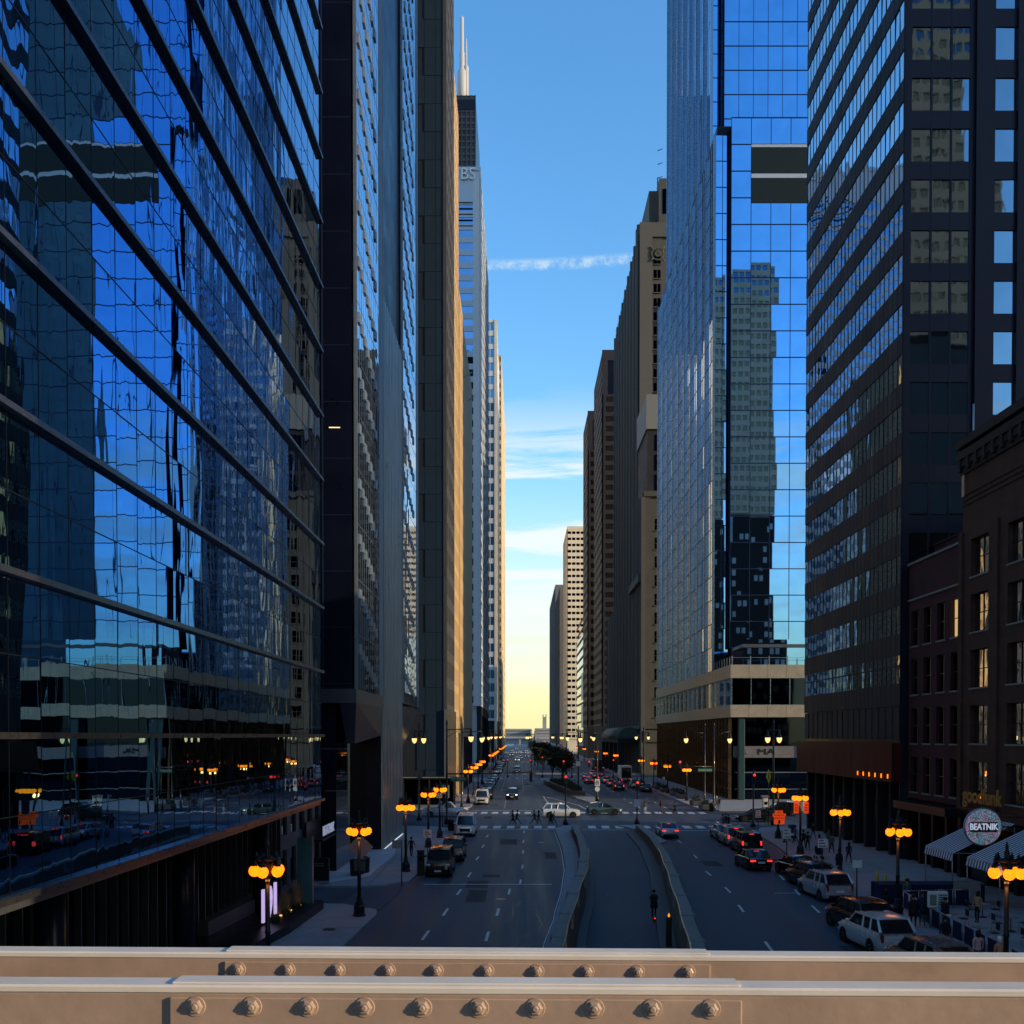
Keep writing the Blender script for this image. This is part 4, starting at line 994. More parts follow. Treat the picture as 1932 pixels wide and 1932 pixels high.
# --- globe lamp prototype (five globes under an ornate cast crown)
def lamp_proto(lit=(1,1,1,1,1)):
    r=empty('globe_lamp')
    mb=MB(); mb.lathe((0,0,0),[(.36,0),(.36,.12),(.30,.16),(.30,.55),(.25,.62),(.2,.75),(.14,.9),(.17,.98),(.11,1.08)],8,smooth=False); mb.build('base',MAT['black_metal'],r)
    mb=MB(); mb.lathe((0,0,1.05),[(.105,0),(.10,1.2),(.13,1.24),(.10,1.3),(.075,3.35)],10); mb.build('pole',MAT['black_metal'],r)
    mb=MB(); mb.lathe((0,0,4.3),[(.08,0),(.16,.15),(.2,.3),(.13,.45),(.18,.58),(.22,.75),(.12,.86),(.16,.95),(.09,1.05),(.11,1.2),(.05,1.35),(.07,1.42),(.015,1.65)],8)
    for i in range(5):
        a=2*math.pi*i/5+.35; c,s=math.cos(a),math.sin(a)
        mb.path([(.1*c,.1*s,4.75),(.3*c,.3*s,5.22),(.48*c,.48*s,5.18),(.50*c,.50*s,4.98)],.035,5)
        mb.lathe((.5*c,.5*s,4.92),[(.14,0),(.1,.08),(.03,.22)],6)
        mb.lathe((.42*c,.42*s,5.22),[(.05,0),(.08,.1),(.01,.28)],5)
    mb.lathe((0,0,5.15),[(.46,0),(.5,.05),(.46,.1)],12,smooth=False)
    mb.build('crown',MAT['black_metal'],r)
    for i in range(5):
        a=2*math.pi*i/5+.35; mb=MB(); mb.ball((.5*math.cos(a),.5*math.sin(a),4.73),.235,12); mb.build('globe',MAT['globe_amber'] if lit[i] else MAT['globe_white'],r)
    pl_=bpy.data.lights.new('lamp_light','POINT'); pl_.energy=16; pl_.color=(1,.45,.10); pl_.shadow_soft_size=.25; po=bpy.data.objects.new('lamp_light',pl_); C.objects.link(po); po.parent=r; po.location=(0,0,4.25)
    return r
LG='amber five-globe lamps along both kerbs'
def put(root,loc,rz,label,cat,group=None,scale=1):
    root.location=loc; root.rotation_euler=(0,0,rz); root['label']=label; root['category']=cat
    if group: root['group']=group
    root.scale=(scale,)*3
    return root
lp=lamp_proto(); lq=lamp_proto((1,0,1,1,1))
lamps=[]
def yb(py,z): return (H-z)*F/(py-HY)
ords=['first','second','third','fourth','fifth','sixth','seventh','eighth','ninth','tenth','eleventh','twelfth']
near=[(-9.95,39.2,1,'nearest amber globe lamp on the left, before the mirror glass and glowing numerals'),
 (-8.96,55.4,0,'amber globe lamp on the left with a diamond sign back behind its pole'),
 (-8.45,73.6,0,'amber globe lamp on the left kerb just this side of the black boxy off-roader'),
 (-8.25,89.6,0,'amber globe lamp on the left pavement beside the upright newspaper-like meter box'),
 (-7.9,98.,0,'amber globe lamp on the left pavement nearest the crossing, beside the white passenger van'),
 (18.9,38.6,1,'nearest amber globe lamp on the right with one white globe, beneath the striped awnings'),
 (20.9,55.,0,'amber globe lamp on the right pavement in front of the dark red brick building'),
 (22.2,69.,1,'amber globe lamp with two unlit globes on the right, behind the silver parked crossover'),
 (23.9,84.8,1,'amber globe lamp on the right with a pair of red-orange notices hung under it'),
 (25.3,97.5,0,'amber globe lamp on the right with the orange warning sign strapped to its pole')]
first=True
for i,(x,y,un,lb) in enumerate(near):
    src=lq if un else lp
    o=src if src.get('label') is None else copy_tree(src)
    put(o,(x,y,.15),random.uniform(0,1.2),lb,'street lamp',LG)
for i,Y in enumerate((148,166,184,204)):
    put(copy_tree(lp),(-7.7,Y,.15),i,'%s lamp of the close amber row just beyond the crossing, left kerb'%ords[i],'street lamp',LG)
for i,Y in enumerate((268,290,312,335,400,430,465,510)):
    put(copy_tree(lp),(-7.7,Y,.15),i,'%s amber globe lamp, counted from the bank tower corner along the left kerb'%ords[i],'street lamp',LG)
for i,Y in enumerate((154,174,192,212)):
    put(copy_tree(lp),(25.8,Y,.15),i+.4,'%s amber globe lamp beyond the crossing along the copper-finned podium, right kerb'%ords[i],'street lamp',LG)
for i,Y in enumerate((268,300,335,400,450)):
    put(copy_tree(lp),(25.8,Y,.15),i+.4,'%s amber globe lamp by the green copper canopies, right kerb'%ords[i],'street lamp',LG)
# --- tall pendant lamp
def pendant(x,y,arms,label,h=11.4,zl=9.9,rz=0,group='tall poles with hanging teardrop lights'):
    r=empty('pendant_lamp_post',(x,y,.15),rz,label,'street lamp',group)
    mb=MB(); mb.lathe((0,0,0),[(.32,0),(.3,.5),(.2,.8),(.13,.95),(.12,5),(.085,h)],10); mb.lathe((0,0,h),[(.1,0),(.13,.1),(.02,.5)],8); mb.build('pole',MAT['black_metal'],r)
    for ax,dz in arms:
        mb=MB(); s=1 if ax>0 else -1
        mb.tube((0,0,h-.9+dz),(ax,0,h-.75+dz),.055,n=6); mb.tube((0,0,h-1.7+dz),(ax*.6,0,h-.8+dz),.03,n=5); mb.build('arm',MAT['black_metal'],r)
        z=zl-.15+dz
        mb=MB(); mb.lathe((ax,0,z),[(.30,.0),(.26,.16),(.12,.3),(.1,.85)],12); mb.build('lamp_cap',MAT['black_metal'],r)
        mb=MB(); mb.lathe((ax,0,z-.62),[(.04,0),(.16,.08),(.27,.3),(.30,.6)],14); mb.build('lamp_globe',MAT['pendant_glow'],r)
    return r
pendant(-11.95,118,[(-.55,0),(.55,0)],'pendant lamp post with two close glowing teardrops in front of the slate tower')
P1=pendant(-8.3,113,[(2.75,.2)],'mast pole at the near left corner carrying the green street name board')
P2=pendant(-7.9,136,[(2.7,0)],'pendant lamp post at the far left corner of the crossing')
P3=pendant(10.3,176,[(-1.9,0),(2.7,0)],'pendant lamp post on the median nose with a small white sign at mid height')
pendant(11.8,152,[(-2.6,-.1)],'thick pole on the median with arrow sign and round symbol plate')
pendant(25.6,138,[(-2.6,-.1)],'pendant lamp post on the right pavement next to the stone planters')
P4=pendant(25.9,133,[(2.1,-.1)],'mast pole at the far right corner holding a long signal arm')
pendant(28.5,112,[(.65,.1),(-.65,.1)],'pendant lamp post with two glowing teardrops in front of the grey sign band')
pendant(25.3,204,[(-1.5,.1),(1.,.1)],'pendant lamp post beside the limestone tower canopy')
for i,(x,Y) in ((0,(-8,210)),(1,(-8,268)),(2,(-8,330)),(0,(12,258)),(1,(3.2,270)),(2,(12,328)),(3,(5.,335)),(0,(25,330)),(3,(-8,420)),(4,(6,420))):
    pendant(x,Y,[(1.4 if x<0 else -1.4,0),(-1.0,.0) if x>3 else (.3,0)],'%s distant pendant lamp post, %s, counting from near'%(ords[i],'left kerb' if x<0 else 'median' if x<13 else 'right kerb'))
def onpole(root,name,fn,mats):
    mb=MB(); fn(mb); return mb.build(name,mats,root)
# signs on poles
def signplate(par,w_,h_,loc,m='sign_white',rz=0,back='sign_back'):
    mb=MB(); mb.cbox((0,0,0),w_,.03,h_); o=mb.build('sign_plate',MAT[m],par); o.location=loc; o.rotation_euler=(0,0,rz); return o
# --- signals
def sig_head(par,loc,col='signal_red',rz=0,back=False,nm='signal_head'):
    mb=MB(); mb.bev((0,0,0),.36,.26,1.08,.04)
    for k in range(3): mb.tube((0,-.13,.34-k*.34),(0,-.32,.36-k*.34),.15,.15,8)
    o=mb.build(nm,MAT['black_metal'],par); o.location=loc; o.rotation_euler=(0,0,rz)
    if not back:
        k={'signal_red':0,'signal_amber':1,'signal_green':2}[col]
        q=MB(); q.ball((0,-.30,.34-k*.34),.15,10); q.build('lens',MAT[col],o)
    return o
def sig_post(x,y,h,label,col='signal_red',z=.15,thick=.09,sign=None):
    r=empty('signal_post',(x,y,z),0,label,'traffic signal','traffic signals')
    mb=MB(); mb.lathe((0,0,0),[(.34,0),(.3,.35),(.16,.6),(thick,.75),(thick*.9,h)],10); mb.build('pole',MAT['black_metal'],r)
    sig_head(r,(0,-.22,h-.9),col)
    if sign: signplate(r,.7,.85,(0,-.12,sign),'sign_white')
    return r
sig_post(5.15,112.2,6.0,'red signal on the post at the tip of the left parapet pavement')
sig_post(13.3,113.,5.3,'red signal with a small white notice, at the head of the right parapet',sign=2.4)
sig_post(25.7,109.6,6.3,'red signal post at the near right corner in front of the dark sedan')
def mast(par,x0,x1,z,y=0,mn='signal_arm'):
    mb=MB(); mb.tube((x0,y,z),(x1,y,z+.15),.085,.05,8); return mb.build(mn,MAT['black_metal'],par)
mast(P1,0,9.6,5.7); sig_head(P1,(9.55,0,5.35),rz=math.pi,back=True); sig_head(P1,(-.35,.2,2.9),rz=math.pi,back=True)
o=signplate(P1,1.75,.50,(1.35,-.12,5.1),'sign_green'); text('RANDOLPH','sign_lettering',.30,MAT['sign_white'],o,.01,(0,-.03,.06),FACE_NY,1.05); text('WEST','sign_lettering',.14,MAT['sign_white'],o,.01,(0,-.03,-.16),FACE_NY)
mast(P4,0,-8.0,5.9); sig_head(P4,(-4.6,-.15,6.2)); sig_head(P4,(-7.9,-.15,6.0)); o=signplate(P4,1.9,.45,(-1.2,-.12,5.45),'sign_green'); text('RANDOLPH','sign_lettering',.30,MAT['sign_white'],o,.01,(0,-.03,0),FACE_NY,1.1)
mast(P3,0,-2.6,5.3); mast(P3,0,2.,5.3); sig_head(P3,(-2.6,-.15,5.2)); sig_head(P3,(1.9,-.15,5.1)); signplate(P3,.75,.8,(0,-.16,5.1))
pm_=[o for o in C.all_objects if str(o.get('label') or '').startswith('thick pole on the median')][0]
o=signplate(pm_,.75,1.1,(0,-.2,2.9)); mb=MB(); mb.path([(-.15,-.03,-.35),(-.15,-.03,.1),(.0,-.03,.3)],.035,5); mb.path([(.15,-.03,-.35),(.15,-.03,.3)],.035,5); mb.build('arrow_mark',MAT['ink'],o)
o=MB().lathe((0,0,0),[(.38,-.015),(.38,.015)],20).build('round_plate',MAT['sign_white'],pm_); o.location=(0,-.2,1.9); o.rotation_euler=(R(90),0,0)
k=0
for x,Y,c,px in ((2.6,240,'signal_red',0),(5.4,240,'signal_red',0),(-3,243,'signal_red',1),(12.5,240,'signal_red',0),(22.5,240,'signal_red',0),(16.5,376,'signal_red',0),(19,392,'signal_green',0),(13,400,'signal_green',0),(10.5,520,'signal_green',0),(8,530,'signal_green',0),(14.,392,'signal_red',0)):
    lb=['%s far signal at the second crossing, counted from the left'%ords[k],'%s far signal down the street, counted from the left'%ords[k-5 if k>=5 else 0]][Y>300]
    sig_post(x,Y,5.4 if k%2 else 4.9,lb.replace('far signal','far '+('green' if 'green' in c else 'red')+' signal'),c,z=.0 if x<3.8 or 12<x<24 else .15); k+=1

# --- small poles with signs
def pole_sign(px,py,h,w_,hh,label,m='sign_white',off=0,rz=0,cat='sign',marks=0,z=.15,Y=None):
    p=gr(px,py,z) if Y is None else Vector((hx(px,Y),Y,z))
    r=empty('sign_post',p,0,label,cat)
    mb=MB(); mb.tube((0,0,0),(0,0,h),.04,.04,7); mb.lathe((0,0,0),[(.12,0),(.05,.06)],8); mb.build('post',MAT['dark_metal'],r)
    o=signplate(r,w_,hh,(off,-.06,h-hh/2-.02),m,rz)
    if marks:
        mb=MB()
        for i in range(marks): mb.box(-w_*.38,w_*(.1+.28*((i*37)%3)/2),-.02,-.018,hh*(.32-.64*i/max(1,marks-1))-.03,hh*(.32-.64*i/max(1,marks-1))+.03)
        mb.build('printed_lines',MAT['ink'],o)
    return r
pole_sign(758,1672,3.1,.62,.55,'dark post with a teal-topped notice on the left pavement','sign_back',-.32)
pole_sign(807,1636,2.9,.62,.62,'white lettered parking notice on a thin post by the parking kiosk','sign_white',0,marks=4)
pole_sign(835,1560,2.4,.4,.7,'small white notice post at the left kerb near the crossing','sign_white',0,marks=3)
pole_sign(1378,1657-76,3.0,.55,.6,'small white notice post on the far right corner','sign_white',.0,marks=3) if False else None
for px,py,h,w_,hh,lb in ((1430,1577,2.6,.55,.75,'white notice on a thin post in front of the dark crossing sedan'),(1484,1633,2.9,.6,.8,'crumpled white notice on a thin post beside the blue mailbox'),
    (1598-0,1647,0,0,0,''),(1551,1690,3.6,.62,.55,'white sign above a green plate on a post behind parked cars, near the pink jacket'),(1616,1752,3.6,.5,.4,'bare thin dark post on the right pavement behind the silver crossover'),
    (1405,1500,2.6,.4,.5,'thin sign post by the nearer stone planters beyond the crossing'),(1340,1530,0,0,0,''),(1252,1496,2.8,.35,.5,'thin sign post between planters along the podium'),(1477,1560,0,0,0,'')):
    if h: pole_sign(px,py,h,w_,hh,lb,'sign_white',.0,marks=3 if 'bare' not in lb else 0)
# diamond sign seen from behind
r=empty('diamond_sign',(hx(677,58.5),58.8,.15),0,'grey back of a large diamond sign behind the second left lamp','sign')
mb=MB(); mb.tube((0,0,0),(0,0,4.1),.045,n=7); mb.build('post',MAT['dark_metal'],r)
mb=MB(); mb.prism([(0,-.78),(.78,0),(0,.78),(-.78,0)],-.012,.012); o=mb.build('diamond_plate',MAT['sign_back'],r); o.location=(0,.06,3.45); o.rotation_euler=(R(90),0,0)
signplate(r,.68,.55,(0,-.08,2.35),'sign_green_dark' if 'sign_green_dark' in MAT else (mat('sign_green_dark',(.03,.08,.08),.5,var=0) and 'sign_green_dark'))
# yellow diamond
p=at(1450,1464,112); r=empty('warning_sign',(p.x,112,.15),0,'narrow yellow diamond warning sign on a tall post before the dark podium','sign')
mb=MB(); mb.tube((0,0,0),(0,0,p.z+.3),.04,n=6); mb.build('post',MAT['dark_metal'],r)
mb=MB(); mb.prism([(0,-.85),(.28,0),(0,.85),(-.28,0)],-.012,.012); o=mb.build('diamond_plate',MAT['sign_yellow'],r); o.location=(0,-.06,p.z-.2); o.rotation_euler=(R(90),0,0)
mb=MB(); mb.box(-.05,.05,-.085,-.08,p.z-.5,p.z+.1); mb.build('symbol',MAT['ink'],r)
# orange sign on lamp pole
p=at(1470,1543,97.1); r=empty('orange_notice',(p.x,97.1,p.z),0,'orange warning board with black lettering and a dark figure on the right corner lamp','sign')
mb=MB(); mb.prism([(-.52,-.62),(.52,-.62),(.55,.1),(.66,.18),(.62,.42),(.38,.44),(.36,.72),(-.4,.72),(-.42,.42),(-.62,.4),(-.62,.1),(-.5,.05)],-.015,.015); o=mb.build('board',MAT['sign_orange'],r); o.rotation_euler=(R(90),0,0)
for s_,z in (('NO',.52),('WORK ON',.24),('SIDEWALK',-.04)): text(s_,'lettering',.24,MAT['ink'],r,.004,(0,-.025,z),FACE_NY,.85)
mb=MB(); mb.ball((0,-.03,-.28),.09,8); mb.tube((0,-.03,-.35),(0,-.03,-.56),.11,.09,8); mb.build('figure',MAT['ink'],r)
for dx,lb in ((-.42,'left'),(.42,'right')):
    p=at(1511,1524,84.7); r=empty('red_notice',(p.x+dx,84.6,p.z),0,'%s one of two red-orange hanging notices under the amber lamp by the corner'%lb,'sign','red-orange notices')
    mb=MB(); mb.cbox((0,0,0),.42,.04,.95); mb.build('board',MAT['sign_orange'],r)
    mb=MB()
    for z in (.25,0,-.2): mb.box(-.12,.12,-.03,-.025,z-.03,z+.03)
    mb.build('lettering',MAT['ink'],r)
# meters, boxes, bins
def thing_box(name,label,cat,px,py,build,z=.15):
    p=gr(px,py,z); r=empty(name,p,0,label,cat); build(r); return r
def kiosk(r):
    mb=MB(); mb.bev((0,0,.85),.5,.45,1.7,.05); mb.build('cabinet',MAT['black_metal'],r)
    mb=MB(); mb.bev((0,0,1.78),.56,.5,.14,.04); mb.build('cap',MAT['dark_metal'],r)
    mb=MB(); mb.box(-.15,.15,-.24,-.226,1.1,1.4); mb.build('screen',MAT['glass_dark'],r)
thing_box('parking_kiosk','black upright parking kiosk beside the boxy off-roader on the left pavement','parking kiosk',794,1652,kiosk)
def bin_(r):
    mb=MB(); mb.lathe((0,0,0),[(.3,0),(.36,.1),(.38,.95),(.4,1.0)],14); mb.build('body',MAT['black_metal'],r)
    mb=MB(); mb.lathe((0,0,1.0),[(.4,0),(.36,.12),(.18,.2),(.16,.22)],14); mb.build('lid',MAT['dark_metal'],r)
thing_box('litter_bin','round black litter bin on the left corner behind the white passenger van','bin',851,1567,bin_)
thing_box('litter_bin','squat black litter bin on the far right corner by the stone planters','bin',1343,1531,bin_)
for i,px in enumerate((574,583,592)):
    thing_box('waste_bin','%s of three slim black bins against the navy tower wall'%('leftmost','middle','rightmost')[i],'bin',(px-574)*1.0+670,1652-i*3,lambda r: bin_(r),z=.19)
def mail(r):
    mb=MB(); mb.bev((0,0,.75),.62,.6,1.05,.05); rg=[]
    for x in (-.31,.31): rg.append([(x,.3*math.cos(t*math.pi/6),1.27+.28*math.sin(t*math.pi/6)) for t in range(7)])
    mb.loft(rg); mb.build('body',MAT['blue_box'],r)
    mb=MB()
    for x in (-.25,.25):
        for y in (-.22,.22): mb.box(x-.04,x+.04,y-.04,y+.04,0,.24)
    tag(mb.build('feet',MAT['dark_metal'],r)); mb=MB(); mb.box(-.2,.2,-.315,-.305,.5,.75); mb.build('label_plate',MAT['sign_white'],r)
thing_box('mailbox','blue round-topped mailbox on the right pavement near the crossing','mailbox',1494,1586,mail)
def boll(r):
    mb=MB(); mb.lathe((0,0,0),[(.2,0),(.2,.05),(.11,.1),(.11,.85),(.07,.95),(.01,1.0)],12); mb.build('post',MAT['dark_metal'],r)
    mb=MB(); mb.lathe((0,0,.86),[(.115,0),(.115,.05)],12); mb.build('band',MAT['steel'],r)
thing_box('bollard','short dark bollard beside the blue mailbox','bollard',1480,1589,boll)
for i,(px,py) in enumerate(((1655,1677),(1670,1683),(1706,1690))):
    def yb_(r):
        mb=MB(); mb.lathe((0,0,0),[(.09,0),(.09,1.1),(.03,1.17)],10); mb.build('post',MAT['bollard_yellow'],r); mb=MB(); mb.lathe((0,0,0),[(.16,0),(.13,.06)],10); mb.build('foot',MAT['dark_metal'],r)
    thing_box('bollard','%s yellow bollard before the red brick shopfront'%('left','middle','right')[i],'bollard',px,py,yb_)
def ticket(r):
    mb=MB(); mb.bev((0,0,1.0),.75,.6,2.0,.06); mb.build('cabinet',MAT['white_box'],r); mb=MB(); mb.bev((-.1,-.1,2.15),.95,.7,.3,.05); mb.build('hood',MAT['sign_back'],r)
    mb=MB(); mb.box(-.2,.2,-.32,-.305,1.1,1.5); mb.build('screen',MAT['glass_dark'],r)
thing_box('ticket_machine','white upright ticket machine with a hooded top on the far right pavement','ticket machine',1444,1534,ticket)
# planters with shrubs
def planter(px,py,label,Lx=1.4,Ly=3.0,seed=1):
    p=gr(px,py,.15); r=empty('stone_planter',p,0,label,'planter','stone planters along the podium kerb'); rn=random.Random(seed)
    mb=MB(); mb.bev((0,0,.35),Lx,Ly,.7,.08); mb.build('box',MAT['granite_planter'],r)
    mb=MB(); mb.box(-Lx/2+.1,Lx/2-.1,-Ly/2+.1,Ly/2-.1,.66,.72); mb.build('soil',MAT['soil'],r)
    mb=MB()
    for i in range(260):
        c=Vector((rn.gauss(0,Lx*.25),rn.gauss(0,Ly*.25),.75+abs(rn.gauss(0,.28)))); a=Vector((rn.uniform(-1,1),rn.uniform(-1,1),rn.uniform(-.3,1)))*.14; b=Vector((rn.uniform(-1,1),rn.uniform(-1,1),rn.uniform(-.3,1)))*.14
        mb.quad(c,c+a,c+a+b,c+b)
    mb.build('foliage',MAT['leaf_dark'],r)
for i,(px,py) in enumerate(((1242,1489),(1254,1494),(1274,1501),(1286,1506),(1313,1519),(1331,1527))):
    planter(px,py,'%s low stone planter with shrubs, counted along the podium towards the crossing'%ords[i],seed=i)
# median trees
def tree(x,y,h,label,seed,leaf='leaf_dark',sp=2.2,n=2200):
    rn=random.Random(seed); r=empty('median_tree',(x,y,.16),0,label,'tree','dark trees on the planted median')
    mb=MB(); br=[]
    mb.tube((0,0,0),(.1,.1,h*.35),.14,.1,7)
    for i in range(9):
        a=rn.uniform(0,6.28); z0=h*rn.uniform(.22,.38); e=Vector((math.cos(a)*sp*rn.uniform(.4,.9),math.sin(a)*sp*rn.uniform(.4,.9),h*rn.uniform(.55,.95))); s=Vector((.1,.1,z0)); m=(s+e)/2+Vector((rn.uniform(-.3,.3),rn.uniform(-.3,.3),.2)); mb.tube(s,m,.06,.04,5); mb.tube(m,e,.04,.015,5); br+= [m,e,(m+e)/2]
        for k in range(3):
            q=e+Vector((rn.uniform(-.7,.7),rn.uniform(-.7,.7),rn.uniform(-.2,.9))); mb.tube((m+e)/2,q,.02,.008,4); br.append(q)
    mb.build('trunk',MAT['bark'],r)
    mb=MB()
    for i in range(n):
        b=rn.choice(br); c=b+Vector((rn.gauss(0,.38),rn.gauss(0,.38),rn.gauss(0,.32))); s=rn.uniform(.14,.30)
        a=Vector((rn.uniform(-1,1),rn.uniform(-1,1),rn.uniform(-1,1))).normalized()*s; d=a.cross(Vector((rn.uniform(-1,1),rn.uniform(-1,1),1))).normalized()*s*.7
        mb.add([c-a,c+d,c+a,c-d],[(0,1,2,3)])
    mb.build('crown',MAT[leaf],r); return r
k=0
for (x,y) in ((8.2,196),(6.8,212),(9.6,222),(6.0,268),(9.2,275),(7.,292),(9.5,306),(5.6,315),(8.,335),(6.2,355),(8.8,368),(6,400),(8.4,420),(6.2,445),(7.5,475),(6,510)):
    tree(x,y,random.uniform(6.4,8.2),'%s dark tree on the median, counted from the planter nose into the distance'%(['first','second','third','fourth','fifth','sixth','seventh','eighth','ninth','tenth','eleventh','twelfth','thirteenth','fourteenth','fifteenth','sixteenth'][k]),k,n=1500 if y<300 else 700); k+=1
r=empty('median_planter',(9.0,172,.16),0,'curved low stone planter bed with grasses on the nose of the median','planter')
mb=MB(); pl=[(1.9,-6),(2.2,4),(1.6,22),(-3.6,40),(-4.0,38),(-1.8,10),(-.3,-4)]; mb.prism(pl,0,.75); mb.build('kerb_wall',MAT['granite_planter'],r)
mb=MB(); rn=random.Random(3)
for i in range(2200):
    t=rn.random(); x=(-.1+1.6*rn.random())*(1-t)+(-3.0+3.6*rn.random())*t; y=-4+36*t; c=Vector((x,y,.75)); mb.quad(c,c+Vector((.1,.05,0)),c+Vector((.1+rn.uniform(-.2,.2),.1,rn.uniform(.2,.7))),c+Vector((rn.uniform(-.2,.2),.1,rn.uniform(.2,.7))))
tag(mb.build('grasses',MAT['leaf_dark'],r))
# --- left entrance: glowing numerals planter, sign slab, rails
r=empty('numeral_planter',(-13.6,52.5,.15),0,'dark planter ledge with uplit ornamental grasses below the mirror glass, left','planter')
mb=MB(); mb.prism([(-2.6,-8),(1.1,-8),(1.9,-2),(2.2,5.2),(1.9,5.6),(-2.6,5.0)],0,.45); mb.build('ledge',MAT['black_granite'],r)
mb=MB(); mb.prism([(-2.2,-5),(-1.3,-5),(-.6,4.4),(-1.6,4.4)],.45,1.15); mb.build('step_block',MAT['granite_planter'],r)
rn=random.Random(9)
for j,(x,y,s,m) in enumerate(((.55,.6,.9,'dry_grass'),(.7,2.2,1.2,'dry_grass'),(.9,3.9,1.5,'dry_grass'),(1.0,-1.2,.45,'leaf_green'),(1.1,.9,.45,'leaf_green'),(1.3,2.8,.45,'leaf_green'))):
    mb=MB()
    for i in range(170):
        a=rn.uniform(0,6.28); q=rn.uniform(0,.22); c=Vector((x+q*math.cos(a),y+q*math.sin(a),.45)); t=c+Vector((math.cos(a)*q*1.3+rn.uniform(-.1,.1),math.sin(a)*q*1.3+rn.uniform(-.1,.1),s*rn.uniform(.55,1))); d=Vector((-math.sin(a),math.cos(a),0))*.025; mb.add([c-d,c+d,t],[(0,1,2)])
    mb.build('grass_clump',MAT[m],r)
    if m=='dry_grass': mb=MB(); mb.lathe((x+.32,y-.2,.45),[(.07,0),(.07,.06)],8); mb.build('uplight',MAT['fairy'],r)
r=empty('glowing_numerals',(-13.0,51.6,.62),0,'tall glowing lilac-white numerals 191 standing in the dark planter','sign')
for i,chh in enumerate('191'): text(chh,'numeral',2.4,MAT['sign_lilac'],r,.06,(0,-1.3+i*1.25,.85),FACE_PX,.95,bold=.02)
mb=MB(); mb.box(-.06,.02,-2.6,2.4,-.18,-.02); mb.build('mounting_rail',MAT['black_metal'],r)
r=empty('sign_slab',(hx(600,67.5),67.5,.19),0,'black monolith sign slab with faint lettering on the pale entrance paving','sign')
mb=MB(); mb.bev((0,0,.95),1.45,.35,1.55,.03); mb.build('slab',MAT['black_metal'],r); mb=MB(); mb.box(-.72,.72,-.15,.2,0,.2); mb.build('plinth',MAT['concrete'],r)
for z,n_ in ((1.35,7),(1.2,9)):
    mb=MB()
    for i in range(n_): mb.box(-.45+i*.9/n_,-.45+(i+.65)*.9/n_,-.182,-.176,z-.04,z+.04)
    mb.build('lettering',MAT['sign_back'],r)
r=empty('handrail',(-14.2,62,.19),0,'thin dark steel guard rail by the entrance doors, left','railing')
mb=MB(); 
for z in (.5,1.05): mb.tube((0,0,z),(0,3.4,z),.022,n=5); mb.tube((0,3.4,z),(.9,3.9,z),.022,n=5)
for y in (0,1.7,3.4): mb.tube((0,y,0),(0,y,1.05),.022,n=5)
mb.build('rail',MAT['dark_metal'],r)
r=empty('teal_glass_panel',(hx(574,56.9),56.9,.15),0,'tall teal glass panel under the corner of the mirror-glass building','panel')
mb=MB(); mb.box(-.42,.42,0,.08,.1,4.2); mb.build('pane',mat('teal_panel',(.03,.13,.16),.35,.2,var=.15),r); mb=MB(); mb.box(.44,.5,-.02,.1,0,4.3); mb.build('edge',MAT['steel'],r)
# bus shelter / stair cover at far left corner
r=empty('corner_shelter',(-15.2,140,.15),0,'black flat-roofed shelter with a bright roof edge behind the crossing pickup, left corner','shelter')
mb=MB(); mb.box(-5,6.2,-2,2.4,4.0,4.3); mb.build('roof',MAT['black_metal'],r); mb=MB(); mb.box(-5,6.2,-2.06,-2.0,4.2,4.32); mb.build('roof_edge',MAT['stone_trim'],r)
for x in (-4.8,-1,2.6,6.0):
    mb=MB(); mb.bev((x,-1.8,2.0),.2,.2,4,.02); mb.build('post',MAT['black_metal'],r)
mb=MB(); mb.box(-5,6.,1.6,1.7,.2,4); mb.build('rear_glass',MAT['glass_dark'],r)
mb=MB(); mb.box(3.6,5.4,-1.9,-1.85,1.4,3.2); mb.build('poster',MAT['sign_back'],r)
# --- right: beatnik sign, awnings, dining area
p=at(1854,1560,62); r=empty('round_blade_sign',p,0,'round ornate blade sign with bold pale lettering above the striped awnings','sign')
mb=MB(); mb.lathe((0,0,0),[(1.12,-.09),(1.2,-.05),(1.2,.05),(1.12,.09)],40); o=mb.build('disc',mat('sign_rim',(.25,.27,.33),.4,.4,var=.3,scale=8),r); o.rotation_euler=(R(90),0,0)
def ornate():
    m,nt,b=nodes('ornate_face'); N=nt.nodes.new; L=nt.links.new
    tc=N('ShaderNodeTexCoord'); v=N('ShaderNodeTexVoronoi'); v.inputs['Scale'].default_value=7; v.feature='DISTANCE_TO_EDGE'; L(tc.outputs['Object'],v.inputs['Vector'])
    n=N('ShaderNodeTexNoise'); n.inputs['Scale'].default_value=2.2; L(tc.outputs['Object'],n.inputs['Vector'])
    r1=N('ShaderNodeValToRGB'); r1.color_ramp.elements[0].color=(.02,.02,.03,1); r1.color_ramp.elements[1].position=.14; r1.color_ramp.elements[1].color=(1,1,1,1); L(v.outputs['Distance'],r1.inputs['Fac'])
    r2=N('ShaderNodeValToRGB'); e=r2.color_ramp.elements; e[0].position=.35; e[0].color=(.10,.35,.45,1); e[1].position=.62; e[1].color=(.45,.22,.4,1); x=e.new(.5); x.color=(.35,.36,.45,1); L(n.outputs['Fac'],r2.inputs['Fac'])
    mx=N('ShaderNodeVectorMath'); mx.operation='MULTIPLY'; L(r1.outputs[0],mx.inputs[0]); L(r2.outputs[0],mx.inputs[1]); L(mx.outputs[0],b.inputs['Base Color']); return m
om=ornate(); L1=None
b_=om.node_tree.nodes['Principled BSDF']; om.node_tree.links.new(b_.inputs['Base Color'].links[0].from_socket,b_.inputs['Emission Color']); b_.inputs['Emission Strength'].default_value=.22
